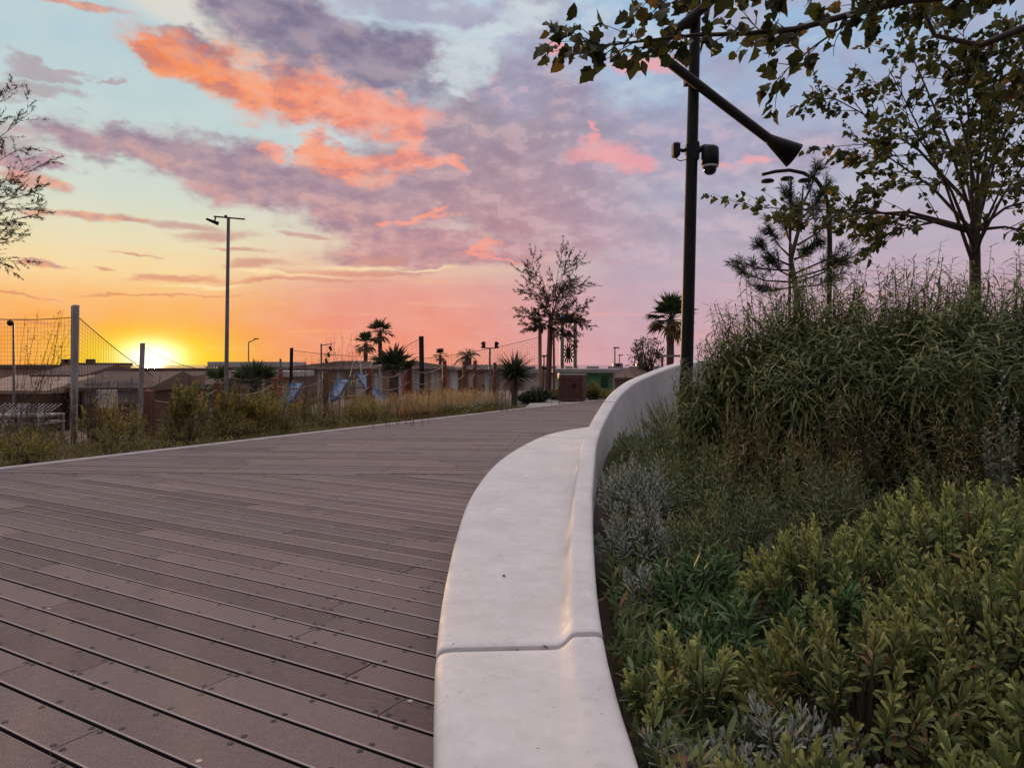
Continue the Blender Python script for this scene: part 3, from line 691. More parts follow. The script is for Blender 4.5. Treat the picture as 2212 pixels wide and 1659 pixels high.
OL = [  # felted olive shrubs of the foreground
 (.60, 1.36, .30, .30, 'felted olive-green shrub hugging the bench end at the bottom edge of the picture'),
 (1.02, 1.30, .36, .36, 'felted olive-green shrub cut by the bottom edge, second from the bench'),
 (1.45, 1.55, .40, .42, 'felted olive-green shrub cut by the right edge near the bottom corner'),
 (.93, 1.92, .38, .42, 'felted olive-green shrub beside the silver bush, taller than the one at the bench end'),
 (1.45, 2.15, .42, .46, 'broad felted olive-green shrub in the middle of the olive patch'),
 (2.05, 2.30, .45, .48, 'felted olive-green shrub cut by the right edge halfway up the olive patch'),
 (1.22, 2.78, .38, .42, 'felted olive-green shrub at the back left of the olive patch, before the dusky shrubs'),
 (1.80, 2.95, .42, .45, 'felted olive-green shrub topping the back of the olive patch with upright shoots'),
 (2.45, 3.15, .45, .46, 'felted olive-green shrub at the back of the olive patch by the right edge'),
 (.50, 2.02, .20, .36, 'small yellow-olive felted shrub standing alone between silver bushes beside the bench joint')]
for i, (x, y, r_, h_, lab) in enumerate(OL):
    shrub('felted_shrub', pz(x, y), lab, 'shrub', 'olive_leaf', T_OB, r_, r_, h_ + .06, int(125 * (r_ / .36) ** 2), 24, .046, .95, 'felted olive shrubs along the front of the planting bed', seed=100 + i, stemlen=.45, angle=1.05, low=.2, sr=.0035, age=.4)
SV = [(.41, 1.48, .19, .24, 'silver-grey leafy bush against the bench at the bottom of the bed'), (.66, 1.72, .22, .33, 'silver-grey bush with pale upright tips between olive shrubs'),
      (.45, 1.80, .15, .26, 'small silver-grey bush just past the bench joint'), (.66, 3.75, .26, .42, 'silver-grey bush against the rising bench back, next to the dark green plants'),
      (.80, 4.55, .30, .50, 'tallest silver-grey bush against the back of the concrete wall'), (.60, 3.15, .18, .32, 'low silver-grey tuft beside the bench back above the lance-leaved plants')]
for i, (x, y, r_, h_, lab) in enumerate(SV):
    shrub('silver_bush', pz(x, y), lab, 'shrub', 'silver_leaf', T_SIL, r_, r_, h_, int(75 * (r_ / .22) ** 2), 18, .04, 1.0, 'silver bushes beside the bench', seed=140 + i, stemlen=.5, angle=1.1, low=.2, sr=.0025)
GR = [(.62, 2.42, .22, .28, 'bright green lance-leaved plant against the bench back'), (.88, 2.55, .26, .32, 'green lance-leaved plant to the right of the one at the bench'), (1.15, 2.50, .2, .30, 'green lance-leaved plant in front of the olive shrubs'),
      (.80, 3.05, .25, .34, 'green lance-leaved plant behind its two neighbours, below the silver bush')]
for i, (x, y, r_, h_, lab) in enumerate(GR):
    shrub('lance_leaf_plant', pz(x, y), lab, 'plant', 'green_leaf', TL, r_, r_, h_ + .04, int(55 * (r_ / .24) ** 2), 16, .085, 1.1, 'lance-leaved green plants', seed=160 + i, stemlen=.6, angle=1.25, low=.15)
DU = [(1.08, 3.55, .34, .48, 'dusky green shrub behind the green lance-leaved plants'), (1.62, 3.70, .38, .52, 'dusky fine-leaved shrub behind the olive patch, in the middle of the bed'), (2.30, 3.85, .42, .54, 'dusky fine-leaved shrub behind the tall olive shoots'), (3.00, 4.0, .45, .58, 'dusky fine-leaved shrub at the right edge above the olive patch'),
      (1.22, 4.45, .36, .60, 'dusky shrub with bare twigs beside the tallest silver bush'), (1.85, 4.60, .40, .60, 'dusky shrub with pinkish seed heads in the middle of the bed'), (1.38, 6.2, .36, .62, 'dark leafy shrub close against the inside of the concrete wall'), (1.06, 5.35, .28, .52, 'low dark shrub between the tallest silver bush and the wall'),
      (1.42, 7.2, .42, .66, 'dark leafy shrub filling the corner under the rising concrete wall'), (1.95, 8.4, .5, .75, 'dark leafy shrub deepest in the bed, below the foot of the lamp post'), (.90, 3.35, .26, .46, 'dusky shrub squeezed between the two silver bushes and the lance-leaved plants'),
      (.62, 2.72, .16, .30, 'low dusky shrub pressed against the bench back')]
for i, (x, y, r_, h_, lab) in enumerate(DU):
    shrub('dusky_shrub', pz(x, y), lab, 'shrub', 'dusky_leaf', TL, r_, r_, h_, int(85 * (r_ / .4) ** 2), 22, .055, 1.0, 'dusky shrubs in the middle of the bed', seed=180 + i, stemlen=.75, angle=1.2, low=.15, sr=.003, flowers=.06 if i in (5, 4, 2) else None)
FE = [(1.80, 5.45, .36, .98, 'feathery yellow-green plant before the left end of the tall thicket'), (2.35, 5.15, .42, 1.02, 'feathery yellow-green plant below the middle of the tall thicket'), (3.05, 5.0, .45, 1.04, 'feathery yellow-brown plant below the right of the tall thicket'), (3.8, 4.9, .45, 1.06, 'feathery yellow-brown plant cut by the right edge')]
for i, (x, y, r_, h_, lab) in enumerate(FE):
    shrub('feathery_plant', pz(x, y), lab, 'plant', 'feathery_leaf', T_WIL, r_, r_, h_, int(80 * (r_ / .4) ** 2), 26, .06, .8, 'feathery plants at the foot of the thicket', seed=200 + i, stemlen=.9, angle=1.1, low=.2, sr=.003, flowers=.05)
WI = [(1.84, 6.6, .30, 1.32, 'willow-leaved shrub at the left end of the thicket, beside the concrete wall'), (2.28, 6.45, .45, 1.86, 'willow-leaved shrub second from the wall, stepping up towards the thicket top'), (2.85, 6.5, .55, 2.02, 'tall willow-leaved shrub topping the thicket below the pine'),
      (3.55, 6.5, .6, 2.04, 'tall willow-leaved shrub in the middle of the thicket below the curved lamp'), (4.3, 6.4, .62, 2.02, 'tall willow-leaved shrub in front of the broad-leaved tree trunk'), (5.0, 6.2, .6, 1.98, 'tall willow-leaved shrub cut by the right edge'),
      (2.50, 5.8, .45, 1.5, 'shorter willow-leaved shrub in front of the thicket, left of the pink seed heads'), (3.3, 5.7, .5, 1.6, 'shorter willow-leaved shrub in front of the middle of the thicket'), (4.1, 5.55, .5, 1.5, 'shorter willow-leaved shrub at the front right of the thicket')]
for i, (x, y, r_, h_, lab) in enumerate(WI):
    shrub('willow_leaved_shrub', pz(x, y), lab, 'shrub', 'willow_leaf', T_WIL, r_ * 1.25, r_ * 1.15, h_, int(190 * (r_ / .5) ** 2), 50, .155, 1.0, 'willow-leaved shrubs forming the tall thicket', seed=220 + i, stemlen=.85, angle=1.35, up=.0, tip=.7, low=.45, sr=.004, droop=.22, spread=.8)
# pale flower spike by the right edge
def spike():
    x, y = 3.05, 4.55; root = thing('flower_spike', pz(x, y), 'pale grey-green leafy spike standing up by the right edge in front of the thicket', 'plant'); lv = Leaves(); st = MB()
    for (ox, top) in ((0, 1.36), (.09, 1.1), (-.1, 1.0)):
        pts = [Vector((x + ox * .3, y, .3)), Vector((x + ox, y, top))]; st.tube(pts, [.006, .003], 5)
        for k in range(46):
            t = .35 + .65 * k / 46; p = pts[0].lerp(pts[1], t); an = k * 2.4; d = Vector((math.cos(an), math.sin(an), .7)); lv.add(p, d, Vector((0, 0, 1)) + rv(.2), .055 * (1.25 - t * .6), 1.5)
    lv.build('foliage', M['silver_leaf'], T_OB, root); st.build('stem', M['stem'], root)
spike()
# ground cover filling the shade between the shrubs
def cover():
    lv = Leaves()
    for _ in range(14000):
        y = random.uniform(.7, 9.2); x = random.uniform(.3, 5.6)
        i = min(len(bench_cum) - 1, max(0, int((y + .8) / 16.5 * len(bench_cum))))
        xb = np.interp(y, [1, 1.7, 2.4, 3.0, 4.1, 5.5, 7.3, 8, 9.2], [.33, .33, .34, .385, .52, .70, .95, 1.1, 1.5])
        if x < xb: continue
        lv.add((x, y, soilz(x, y) + random.uniform(0, .20)), rv(1) + Vector((0, 0, .8)), rv(1) + Vector((0, 0, .6)), random.uniform(.05, .1), 1.2)
    for _ in range(5200):
        y = random.uniform(.8, 8.5); xb = np.interp(y, [1, 1.7, 2.4, 3.0, 4.1, 5.5, 7.3, 8, 9.2], [.325, .325, .34, .385, .52, .70, .95, 1.1, 1.5])
        lv.add((xb + abs(random.gauss(0, .13)) + .02, y, soilz(xb, y) + random.uniform(0, .22)), rv(1) + Vector((.3, 0, .9)), rv(1) + Vector((0, 0, .5)), random.uniform(.04, .08), 1.2)
    o = lv.build('ground_cover', M['dusky_leaf'], TL, None, (0, 0, 0)); tag(o, 'low dark leafy ground cover filling the bed behind the bench', 'ground cover', kind='stuff')
cover()

# left bed -----------------------------------------------------------------
def gz(p): return Vector((p.x, p.y, gh(p.x, p.y) - .01))
LB = []
kinds = [('bed_leaf', TL, .06, 'brown-green'), ('bright_leaf', TL, .09, 'yellow-green'), ('bed_leaf', T_FL, .045, 'dry small-leaved')]
lb = [ # px, py(base), Y offset handled by s; entries: t, s, r, h, kind, label
 (-1.6, .75, .55, .40, 0, 'low brown-green shrub at the left edge of the picture beside the kerb'),
 (-.6, 1.5, .6, .62, 2, 'dry small-leaved shrub behind the kerb at the far left, below the net'),
 (.4, .7, .5, .42, 1, 'yellow-green grassy shrub beside the kerb left of the white net post'),
 (1.1, 1.6, .6, .58, 0, 'brown-green shrub at the foot of the white net post'),
 (2.0, .75, .5, .45, 2, 'dry small-leaved shrub beside the kerb right of the white net post'),
 (2.5, 1.7, .6, .78, 1, 'yellow-green shrub below the timber hut'),
 (3.3, .9, .55, .50, 0, 'brown-green shrub beside the kerb below the setting sun'),
 (4.3, .8, .5, .48, 1, 'yellow-green shrub beside the kerb in front of the upright glossy shrub'),
 (4.9, 1.9, .7, .85, 2, 'dry small-leaved shrub behind the kerb, left of the tall mast'),
 (5.5, .85, .55, .55, 0, 'brown-green shrub beside the kerb below the tall mast'),
 (6.3, 1.6, .65, .88, 1, 'leafy yellow-green shrub at the foot of the tall mast'),
 (6.9, .8, .5, .55, 2, 'dry small-leaved shrub beside the kerb, right of the tall mast'),
 (7.5, 1.7, .6, .80, 0, 'brown-green shrub in front of the first blue slide'),
 (8.3, .9, .55, .60, 1, 'yellow-green shrub beside the kerb below the blue slides'),
 (9.0, 1.6, .55, .70, 2, 'dry small-leaved shrub below the slide ladder')]
for i, (t, s, r_, h_, k, lab) in enumerate(lb):
    m_, tm, ll, _ = kinds[k]
    shrub('bed_shrub', gz(kerb(t, s)), lab, 'shrub', m_, tm, r_, r_, h_ * 1.12 + .05, int(58 * (r_ / .55) ** 2), 16, ll * 1.3, 1.0, 'shrubs of the bed along the kerb', seed=300 + i, stemlen=.75, angle=1.2, low=.15, sr=.004, stemmat='dry_stem')
# upright glossy shrub silhouetted against the sun
p = at(407, 850, 13.2); shrub('glossy_shrub', gz(p), 'upright shrub with whorled glossy leaves rising beside the setting sun', 'shrub', 'bed_leaf', T_OB, .32, .32, 1.25, 26, 34, .13, .7, seed=331, stemlen=.6, angle=1.0, low=.4, sr=.008, stemmat='dry_stem')
p = at(550, 880, 15.0); shrub('glossy_shrub', gz(p), 'leafy glossy shrub right of the tall mast, in front of the short palm', 'shrub', 'bright_leaf', T_OB, .5, .5, .95, 45, 26, .12, .8, seed=332, stemlen=.6, angle=1.1, low=.3, sr=.006, stemmat='dry_stem')
p = at(505, 870, 14.6); shrub('glossy_shrub', gz(p), 'leafy glossy shrub hiding the foot of the tall mast', 'shrub', 'bright_leaf', T_OB, .4, .4, .98, 36, 26, .12, .8, seed=333, stemlen=.6, angle=1.1, low=.3, sr=.006, stemmat='dry_stem')

def grass(loc, label, r_, h_, n, mat, group, plume=0.0, seed=1):
    random.seed(seed); loc = Vector(loc); root = thing('grass_tuft', loc, label, 'grass tuft', group); lv = Leaves(); pl = Leaves()
    for _ in range(n):
        a = random.uniform(0, 6.28); q = r_ * .35 * math.sqrt(random.random()); o = Vector((math.cos(a) * q, math.sin(a) * q, 0))
        d = Vector((math.cos(a) * random.uniform(.1, .75), math.sin(a) * random.uniform(.1, .75), 1)); L = h_ * random.uniform(.55, 1.1)
        lv.add(loc + o, d, Vector((-math.cos(a), -math.sin(a), .6)), L, .6)
        if random.random() < plume:
            dn = d.normalized(); tip = loc + o + dn * L * .85
            for k in range(12):
                pl.add(tip + dn * (k * .022) + Vector((math.cos(a), math.sin(a), -.3)) * (k * k * .0006), dn + rv(.9), rv(1), .05, .5)
    lv.build('blades', M[mat], T_BLADE, root)
    if pl.p: pl.build('seed_sprays', M['gold_grass'], T_FL, root)
    return root
GT = [(9.6, .8), (10.1, 1.7), (10.5, .7), (10.9, 1.5), (11.4, .7), (11.9, 1.6), (12.2, .8), (12.6, 2.1), (12.9, 1.1), (13.4, .7), (13.8, 1.7), (14.2, .9), (14.5, 1.9), (11.2, 2.5), (13.3, 2.7), (10.3, 2.6), (15.0, 1.3), (15.3, 2.3), (15.0, 3.3)]
GP = ['below the slide ladder', 'in front of the right-hand slide', 'at the kerb below the twin palms', 'below the twin palms', 'at the kerb left of the white flowers', 'behind the white flowers', 'at the kerb among the white flowers', 'below the leaning dark net post', 'in the middle of the golden clump', 'at the kerb below the rope posts', 'below the rope posts', 'at the tip of the bed by the path', 'below the spiky yucca', 'behind the clump by the short palm', 'behind the clump by the last rope posts', 'behind the clump at the foot of the slide', 'at the very tip of the bed where the path begins', 'next to the trunk of the spiky yucca', 'between the spiky yucca and the last rope post']
for i, (t, s) in enumerate(GT):
    g = gz(kerb(t, s)); gold = (s > 1.2 and i % 4 != 1) or i in (0, 2, 8)
    grass(g, 'golden feathery grass tuft ' + GP[i] if gold else 'green and straw grass tuft ' + GP[i], .5, .56 if gold else .44, 240, 'gold_grass' if gold else 'green_grass', 'ornamental grass tufts along the boardwalk', .5 if gold else .1, 400 + i)
def flowers_low():
    root_p = gz(kerb(12.3, .6)); r_ = shrub('flowering_plant', root_p, 'low green plant sprinkled with small white flowers beside the kerb', 'plant', 'bright_leaf', TL, .9, .45, .3, 90, 16, .06, 1.0, seed=450, stemlen=.7, angle=1.2, low=.1)
    fl = Leaves()
    for _ in range(160): fl.add(root_p + Vector((random.gauss(0, .42), random.gauss(0, .3), random.uniform(.12, .36))), rv(1) + Vector((0, 0, 1)), rv(1), .035, 2.0)
    fl.build('blossoms', M['white_petal'], T_FL, r_)
flowers_low()
def carpet():
    lv = Leaves()
    for _ in range(15000):
        t = random.uniform(-6, 15.2); s = .18 + abs(random.gauss(0, 1.25)); q = kerb(t, s); g = gh(q.x, q.y)
        lv.add((q.x, q.y, g + random.uniform(0, .16 if s > .5 else .07)), rv(1) + Vector((0, 0, .9)), rv(1), random.uniform(.05, .14), 1.0)
    o = lv.build('ground_cover', M['bed_leaf'], TL, None, (0, 0, 0)); tag(o, 'dry brown-green ground cover along the far side of the boardwalk', 'ground cover', kind='stuff')
carpet()
STK = 1.7
def stalks(px, py0, top, Y, n, spread, label, seed, lean=.12, seeds=True, w=.006):
    random.seed(seed); p = at(px, py0, Y); base = Vector((p.x, p.y, gh(p.x, p.y))); root = thing('dry_stalk_plant', base, label, 'plant', 'tall dry stalks along the bed'); st = MB(); lv = Leaves()
    for i in range(int(n * STK)):
        b = base + Vector((random.gauss(0, spread * .45), random.gauss(0, spread * .3), 0)); zt = at(px, top, Y).z * random.uniform(.72, 1.0); ln = random.gauss(lean, .12) * zt
        tip = b + Vector((ln, random.gauss(0, .1), zt)); mid = b.lerp(tip, .5) + Vector((-ln * .14, 0, 0)); tip.z -= .0
        st.tube([b, mid, tip], [w, w * .75, w * .35], 4, cap=False)
        for k in range(7):
            t = random.uniform(.3, .98); q = mid.lerp(tip, t * 2 - 1) if t > .5 else b.lerp(mid, t * 2); d = Vector((random.gauss(0, 1), random.gauss(0, 1), .9)); e = q + d * .09 * zt * (1.1 - t)
            st.tube([q, e], [w * .5, w * .3], 3, cap=False)
            if seeds:
                for j in range(2): lv.add(q.lerp(e, random.uniform(.5, 1)), rv(1), rv(1), .05, .7)
    st.build('stem', M['dry_stem'], root)
    if lv.p: lv.build('seed_sprays', M['tam_leaf'], T_FL, root)
stalks(70, 930, 662, 12.5, 9, .5, 'tallest dry stalks with seed heads in front of the left net', 500, .22)
stalks(200, 920, 800, 12.5, 20, .5, 'thicket of fine dry stalks right of the white net post', 501, .03)
stalks(305, 910, 800, 13.3, 9, .4, 'thin dry stalks below the setting sun', 502, .1)
stalks(360, 905, 815, 13.6, 14, .8, 'loose wispy stalks between the sun and the upright glossy shrub', 511, .08, w=.005)
stalks(20, 940, 830, 11.8, 12, .8, 'low wispy stalks at the far left below the tallest ones', 512, .1, w=.005)
stalks(450, 895, 815, 14.2, 12, .7, 'wispy stalks left of the foot of the tall mast', 513, .05, w=.005)
stalks(640, 880, 770, 16.0, 10, .6, 'dry seed-headed stalks between the first two blue slides', 503, .05)
stalks(745, 860, 705, 17.5, 9, .6, 'tall wispy dry stalks left of the twin palms', 504, .05, w=.005)
stalks(690, 870, 745, 17.0, 9, .5, 'wispy dry stalks in front of the string of pennants', 505, .05, w=.005)
stalks(930, 860, 765, 20.0, 8, .5, 'dry stalks beside the leaning dark net post', 506, .03, w=.005)
stalks(1085, 870, 800, 21.8, 9, .4, 'dark seed-headed stalks below the spiky yucca', 507, .02)
stalks(505, 890, 780, 14.5, 8, .3, 'dry stalks close beside the tall mast', 508, .05)
stalks(870, 890, 818, 16.8, 10, .8, 'short dark stalks standing out of the golden grass', 509, .0)
stalks(1215, 860, 800, 25.5, 6, .4, 'thin dry stalks standing beside the timber bin', 510, .03)

# ------------------------------------------------------------------ trees
def grow(mb, lv, p, d, L, r, lev, cfg):
    n = 5; pts = [p.copy()]; dd = d.normalized(); rr = [r]
    for i in range(n):
        dd = (dd + rv(cfg['wob']) + Vector((0, 0, cfg['grav'] if lev else cfg.get('tipgrav', cfg['grav'])))).normalized(); p = p + dd * (L / n); pts.append(p.copy()); rr.append(r * (1 - .62 * (i + 1) / n))
    mb.tube(pts, rr, 7 if r > .03 else (5 if r > .01 else 4), cap=False)
    if lev == 0:
        for k in range(cfg['per']):
            t = random.uniform(cfg.get('t0', .15), 1.0) * n; i = min(n - 1, int(t)); q = pts[i].lerp(pts[i + 1], t - i); sd = (pts[i + 1] - pts[i]).normalized()
            ld = cfg['ldir'](sd); lv.add(q + ld * cfg.get('pet', 0), ld, cfg['lnorm'](), cfg['ll'] * random.uniform(.6, 1.2), cfg.get('lw', 1))
        return
    for k in range(cfg['kids'][lev - 1]):
        t = (cfg.get('c0', .25) + (1 - cfg.get('c0', .25)) * (k + random.random()) / cfg['kids'][lev - 1]) * n; i = min(n - 1, int(t)); q = pts[i].lerp(pts[i + 1], t - i); sd = (pts[i + 1] - pts[i]).normalized()
        a = random.uniform(0, 6.28); o = sd.orthogonal().normalized(); o = o * math.cos(a) + sd.cross(o) * math.sin(a); sp = cfg['spread'] * random.uniform(.6, 1.2)
        grow(mb, lv, q, sd * math.cos(sp) + o * math.sin(sp) + Vector((0, 0, cfg.get('kidup', 0))), L * cfg['lr'] * random.uniform(.7, 1.15), max(rr[i] * .62, cfg['rmin']), lev - 1, cfg)
    grow(mb, lv, pts[-1], dd, L * cfg['lr'], max(rr[-1], cfg['rmin']), lev - 1, cfg)
hang = lambda sd: (sd * .6 + rv(1.0) + Vector((-.35, 0, -.4)))
rnorm = lambda: rv(1) + Vector((0, 0, .5))

# young broad-leaved tree behind the thicket
def broad_tree():
    random.seed(61); Y = 8.2; base = at(2105, 900, Y); base.z = soilz(base.x, Y); fork = at(2105, 495, Y)
    root = thing('broad_leaved_tree', base, 'young broad-leaved tree with lobed dark leaves and slim trunk behind the tall thicket', 'tree'); tr = MB(); lv = Leaves()
    tr.tube([base, base.lerp(fork, .5) + Vector((.02, 0, 0)), fork, fork + Vector((.03, 0, .42))], [.07, .058, .055, .03], 10)
    cfg = dict(wob=.11, grav=.0, tipgrav=-.03, per=9, ldir=hang, lnorm=rnorm, ll=.084, lw=.95, kids=[3, 4], spread=.62, lr=.55, rmin=.0035, pet=.03, c0=.2)
    for (px, py, dy) in [(1940, 60, .3), (2080, 50, -.3), (2190, 40, .2), (2300, 90, .3), (1760, 190, .2), (1920, 150, -.4), (2030, 120, .5), (2130, 130, -.5), (2230, 140, .3), (1850, 300, .5), (1700, 480, .1), (2280, 260, -.3), (2290, 420, .4), (1950, 250, -.9), (2200, 330, -1.0), (2060, 300, 1.0), (2190, 200, .9), (1870, 520, -.6), (2300, 520, -.7)]:
        e = at(px, py, Y + dy); d = e - fork; L = d.length; st = fork + Vector((0, 0, random.uniform(-.55, .0))).lerp(Vector((.02, 0, .38)), random.random() ** 1.5)
        m1 = st.lerp(e, .35) + Vector((0, 0, .08 * L)); pts = [st, m1, st.lerp(e, .7) + Vector((0, 0, .05 * L)), e]
        tr.tube(pts, [.024, .015, .009, .004], 6, cap=False)
        for k in range(11):
            t = .28 + .72 * (k + random.random()) / 11; x = t * 3; i = min(2, int(x)); q = pts[i].lerp(pts[i + 1], x - i); sd = (pts[i + 1] - pts[i]).normalized()
            o = rv(1); o = (o - sd * o.dot(sd)).normalized(); grow(tr, lv, q, sd * .8 + o * .75, .55 * (1.15 - .5 * t) * random.uniform(.6, 1.1), .006, 1 if k % 2 else 0, dict(cfg, kids=[2], lr=.6))
    # the long low branch reaching left towards the lamp post
    pts = [fork + Vector((0, 0, -.1)), at(1960, 555, Y - .3), at(1800, 548, Y - .5), at(1680, 545, Y - .6), at(1590, 545, Y - .6)]
    pts = [fork + Vector((0, 0, -.05)), at(1985, 470, Y - .3), at(1860, 455, Y - .45), at(1720, 452, Y - .55), at(1600, 447, Y - .6)]
    tr.tube(pts, [.022, .016, .011, .007, .003], 6, cap=False)
    for k in range(15):
        t = .25 + .74 * (k + random.random()) / 15; x = t * 4; i = min(3, int(x)); q = pts[i].lerp(pts[i + 1], x - i); sd = (pts[i + 1] - pts[i]).normalized()
        grow(tr, lv, q, sd + Vector((0, random.uniform(-.6, .6), random.uniform(-.3, .9))), .4 * random.uniform(.5, 1), .004, 0, dict(cfg, per=6))
    tr.build('trunk', M['bark'], root); lv.build('crown', M['tree_leaf'], T_LOB, root)
broad_tree()
def over_tree():
    random.seed(77); Y = 4.3; base = Vector((4.9, 4.4, soilz(4.9, 4.4))); top = Vector((4.7, 4.35, 3.0))
    root = thing('broad_leaved_tree', base, 'broad-leaved tree whose leafy boughs hang over the picture along the top right edge', 'tree'); tr = MB(); lv = Leaves()
    tr.tube([base, base.lerp(top, .5) + Vector((.04, 0, 0)), top], [.11, .09, .08], 10)
    cfg = dict(wob=.14, grav=-.01, tipgrav=-.06, per=8, ldir=hang, lnorm=rnorm, ll=.092, lw=1.0, kids=[2, 3], spread=.7, lr=.55, rmin=.003, pet=.025, c0=.2)
    boughs = [([top, at(2330, -60, 4.35), at(2130, -20, 4.4), at(1964, 0, 4.45), at(1868, 24, 4.45), at(1722, 63, 4.4), at(1616, 73, 4.35), at(1500, 77, 4.3), at(1384, 90, 4.3), at(1300, 100, 4.25), at(1225, 66, 4.2)], [.05, .04, .032, .026, .021, .017, .014, .011, .008, .005, .002], 44),
              ([top, at(2330, 30, 4.9), at(2205, 63, 5.0), at(2117, 99, 5.1), at(2018, 77, 5.1), at(1985, 0, 5.1), at(1960, -80, 5.0)], [.045, .034, .026, .022, .016, .012, .006], 12),
              ([top, at(2300, -100, 4.2), at(2100, -70, 4.0), at(1850, -50, 4.0), at(1600, -30, 4.1), at(1420, -20, 4.2)], [.04, .03, .024, .016, .01, .004], 30),
              ([at(1868, 24, 4.45), at(1760, 100, 4.6), at(1700, 150, 4.8), at(1680, 180, 4.9)], [.008, .006, .004, .002], 8),
              ([top, at(2350, 150, 4.8), at(2260, 170, 5.0), at(2190, 180, 5.2)], [.02, .014, .008, .004], 8)]
    for pts, rad, nk in boughs:
        tr.tube(pts, rad, 7, cap=False); m = len(pts) - 1
        for k in range(nk):
            t = (.12 + .88 * (k + random.random()) / nk) * m; i = min(m - 1, int(t)); q = pts[i].lerp(pts[i + 1], t - i); sd = (pts[i + 1] - pts[i]).normalized()
            o = Vector((random.uniform(-.2, .2), random.uniform(-.7, .7), random.choice([.55, -.55, -.3]) * random.uniform(.4, 1.2)))
            grow(tr, lv, q, sd * .8 + o, random.uniform(.13, .30), .004, 0, dict(cfg, per=random.randint(3, 7)))
    tr.build('trunk', M['bark'], root); lv.build('crown', M['tree_leaf'], T_LOB, root)
over_tree()
def thin_tree():
    random.seed(88); Y = 30.; base = at(1186, 868, Y); base.z = 0; fork = at(1191, 700, Y)
    root = thing('slender_tree', base, 'airy slender tree with fine sparse leaves behind the timber bin', 'tree'); tr = MB(); lv = Leaves()
    tr.tube([base, base.lerp(fork, .5), fork], [.085, .07, .06], 9)
    cfg = dict(wob=.15, grav=-.01, tipgrav=-.02, per=24, ldir=lambda sd: sd * .9 + rv(.8), lnorm=rnorm, ll=.13, lw=.7, kids=[4, 4], spread=.8, lr=.55, rmin=.008, c0=.2, t0=.0)
    for (px, py, dy) in [(1150, 560, .4), (1130, 610, -.4), (1185, 530, -.3), (1235, 510, .3), (1262, 560, -.5), (1285, 600, .5), (1290, 660, -.2), (1122, 650, .3), (1215, 590, .6), (1255, 640, .8), (1145, 690, -.5), (1275, 715, -.5), (1240, 730, .3), (1128, 700, .5), (1260, 750, 0), (1150, 735, -.3), (1210, 690, 1), (1170, 640, -.8), (1285, 690, .6), (1205, 540, -.6)]:
        e = at(px, py, Y + dy); d = e - fork; grow(tr, lv, fork + Vector((0, 0, random.uniform(-.1, .3))), d + Vector((0, 0, .05)), d.length * .56, .028, 2, dict(cfg, kids=[4, 4]))
    tr.build('trunk', M['bark'], root); lv.build('crown', M['tam_leaf'], T_FL, root)
thin_tree()
def bushy(px, py, Y, w, h, name, label, seed, n=900, ll=.3):
    random.seed(seed); c = at(px, py, Y); root = thing(name, (c.x, Y, gh(c.x, Y)), label, 'tree'); tr = MB(); lv = Leaves(); b = Vector((c.x, Y, gh(c.x, Y)))
    for k in range(9):
        e = c + Vector((random.uniform(-w, w) * .8, random.uniform(-w, w) * .6, random.uniform(-.2, .9) * h)); tr.tube([b, b.lerp(e, .5) + rv(.2), e], [.09, .05, .02], 5, cap=False)
    for cl in range(46):
        while True:
            q = rv(1)
            if q.length < 1: break
        q = c + Vector((q.x * w, q.y * w, q.z * h))
        for k in range(n // 46): lv.add(q + Vector((random.gauss(0, w * .14), random.gauss(0, w * .14), random.gauss(0, h * .14))), rv(1), rv(1), ll * random.uniform(.6, 1.2), 1.3)
    tr.build('trunk', M['bark'], root); lv.build('crown', M['tam_leaf'], T_FL, root)
bushy(1398, 768, 42, 1.0, 1.0, 'round_tree', 'round-crowned mauve-brown tree behind the right-hand palm', 91, 1500, .17)
# feathery tree leaning in at the left edge
def tamarisk():
    random.seed(95); base = kerb(-1.2, 1.4); base = Vector((-9.6, 11.0, 0)); root = thing('feathery_tree', base, 'feathery-twigged tree leaning in at the left edge of the picture', 'tree'); tr = MB(); lv = Leaves(); top = Vector((-9.3, 11.0, 2.6))
    tr.tube([base, base.lerp(top, .5) + Vector((-.1, 0, 0)), top], [.12, .1, .08], 9)
    cfg = dict(wob=.10, grav=.0, tipgrav=-.02, per=34, ldir=lambda sd: sd * .9 + rv(.75), lnorm=rnorm, ll=.05, lw=.55, kids=[3, 3], spread=.75, lr=.5, rmin=.004, c0=.25, t0=0)
    for (px, py, dy) in [(30, 190, 0), (70, 240, .2), (-20, 260, .3), (42, 320, -.1), (85, 360, .1), (95, 410, 0), (75, 440, .2), (55, 470, -.2), (40, 520, .1), (30, 565, 0), (-40, 340, .5), (-60, 200, .3), (20, 420, .5), (10, 480, -.4), (30, 380, -.4)]:
        e = at(px, py, 11 + dy); d = e - top; s = top + Vector((random.uniform(0, .1), 0, random.uniform(-.3, .2))); L = (e - s).length
        pts = [s, s.lerp(e, .4) + Vector((0, 0, .12 * L)), s.lerp(e, .75) + Vector((0, 0, .08 * L)), e]; tr.tube(pts, [.014, .009, .005, .002], 5, cap=False)
        for k in range(17):
            t = .2 + .8 * (k + random.random()) / 17; x = t * 3; i = min(2, int(x)); q = pts[i].lerp(pts[i + 1], x - i); sd = (pts[i + 1] - pts[i]).normalized()
            grow(tr, lv, q, sd + rv(.7) + Vector((0, 0, .1)), .55 * random.uniform(.4, 1) * (1.2 - t * .6), .003, 1 if k % 3 == 0 else 0, dict(cfg, per=30))
    tr.build('trunk', M['bark'], root); lv.build('crown', M['tam_leaf'], T_FL, root)
tamarisk()
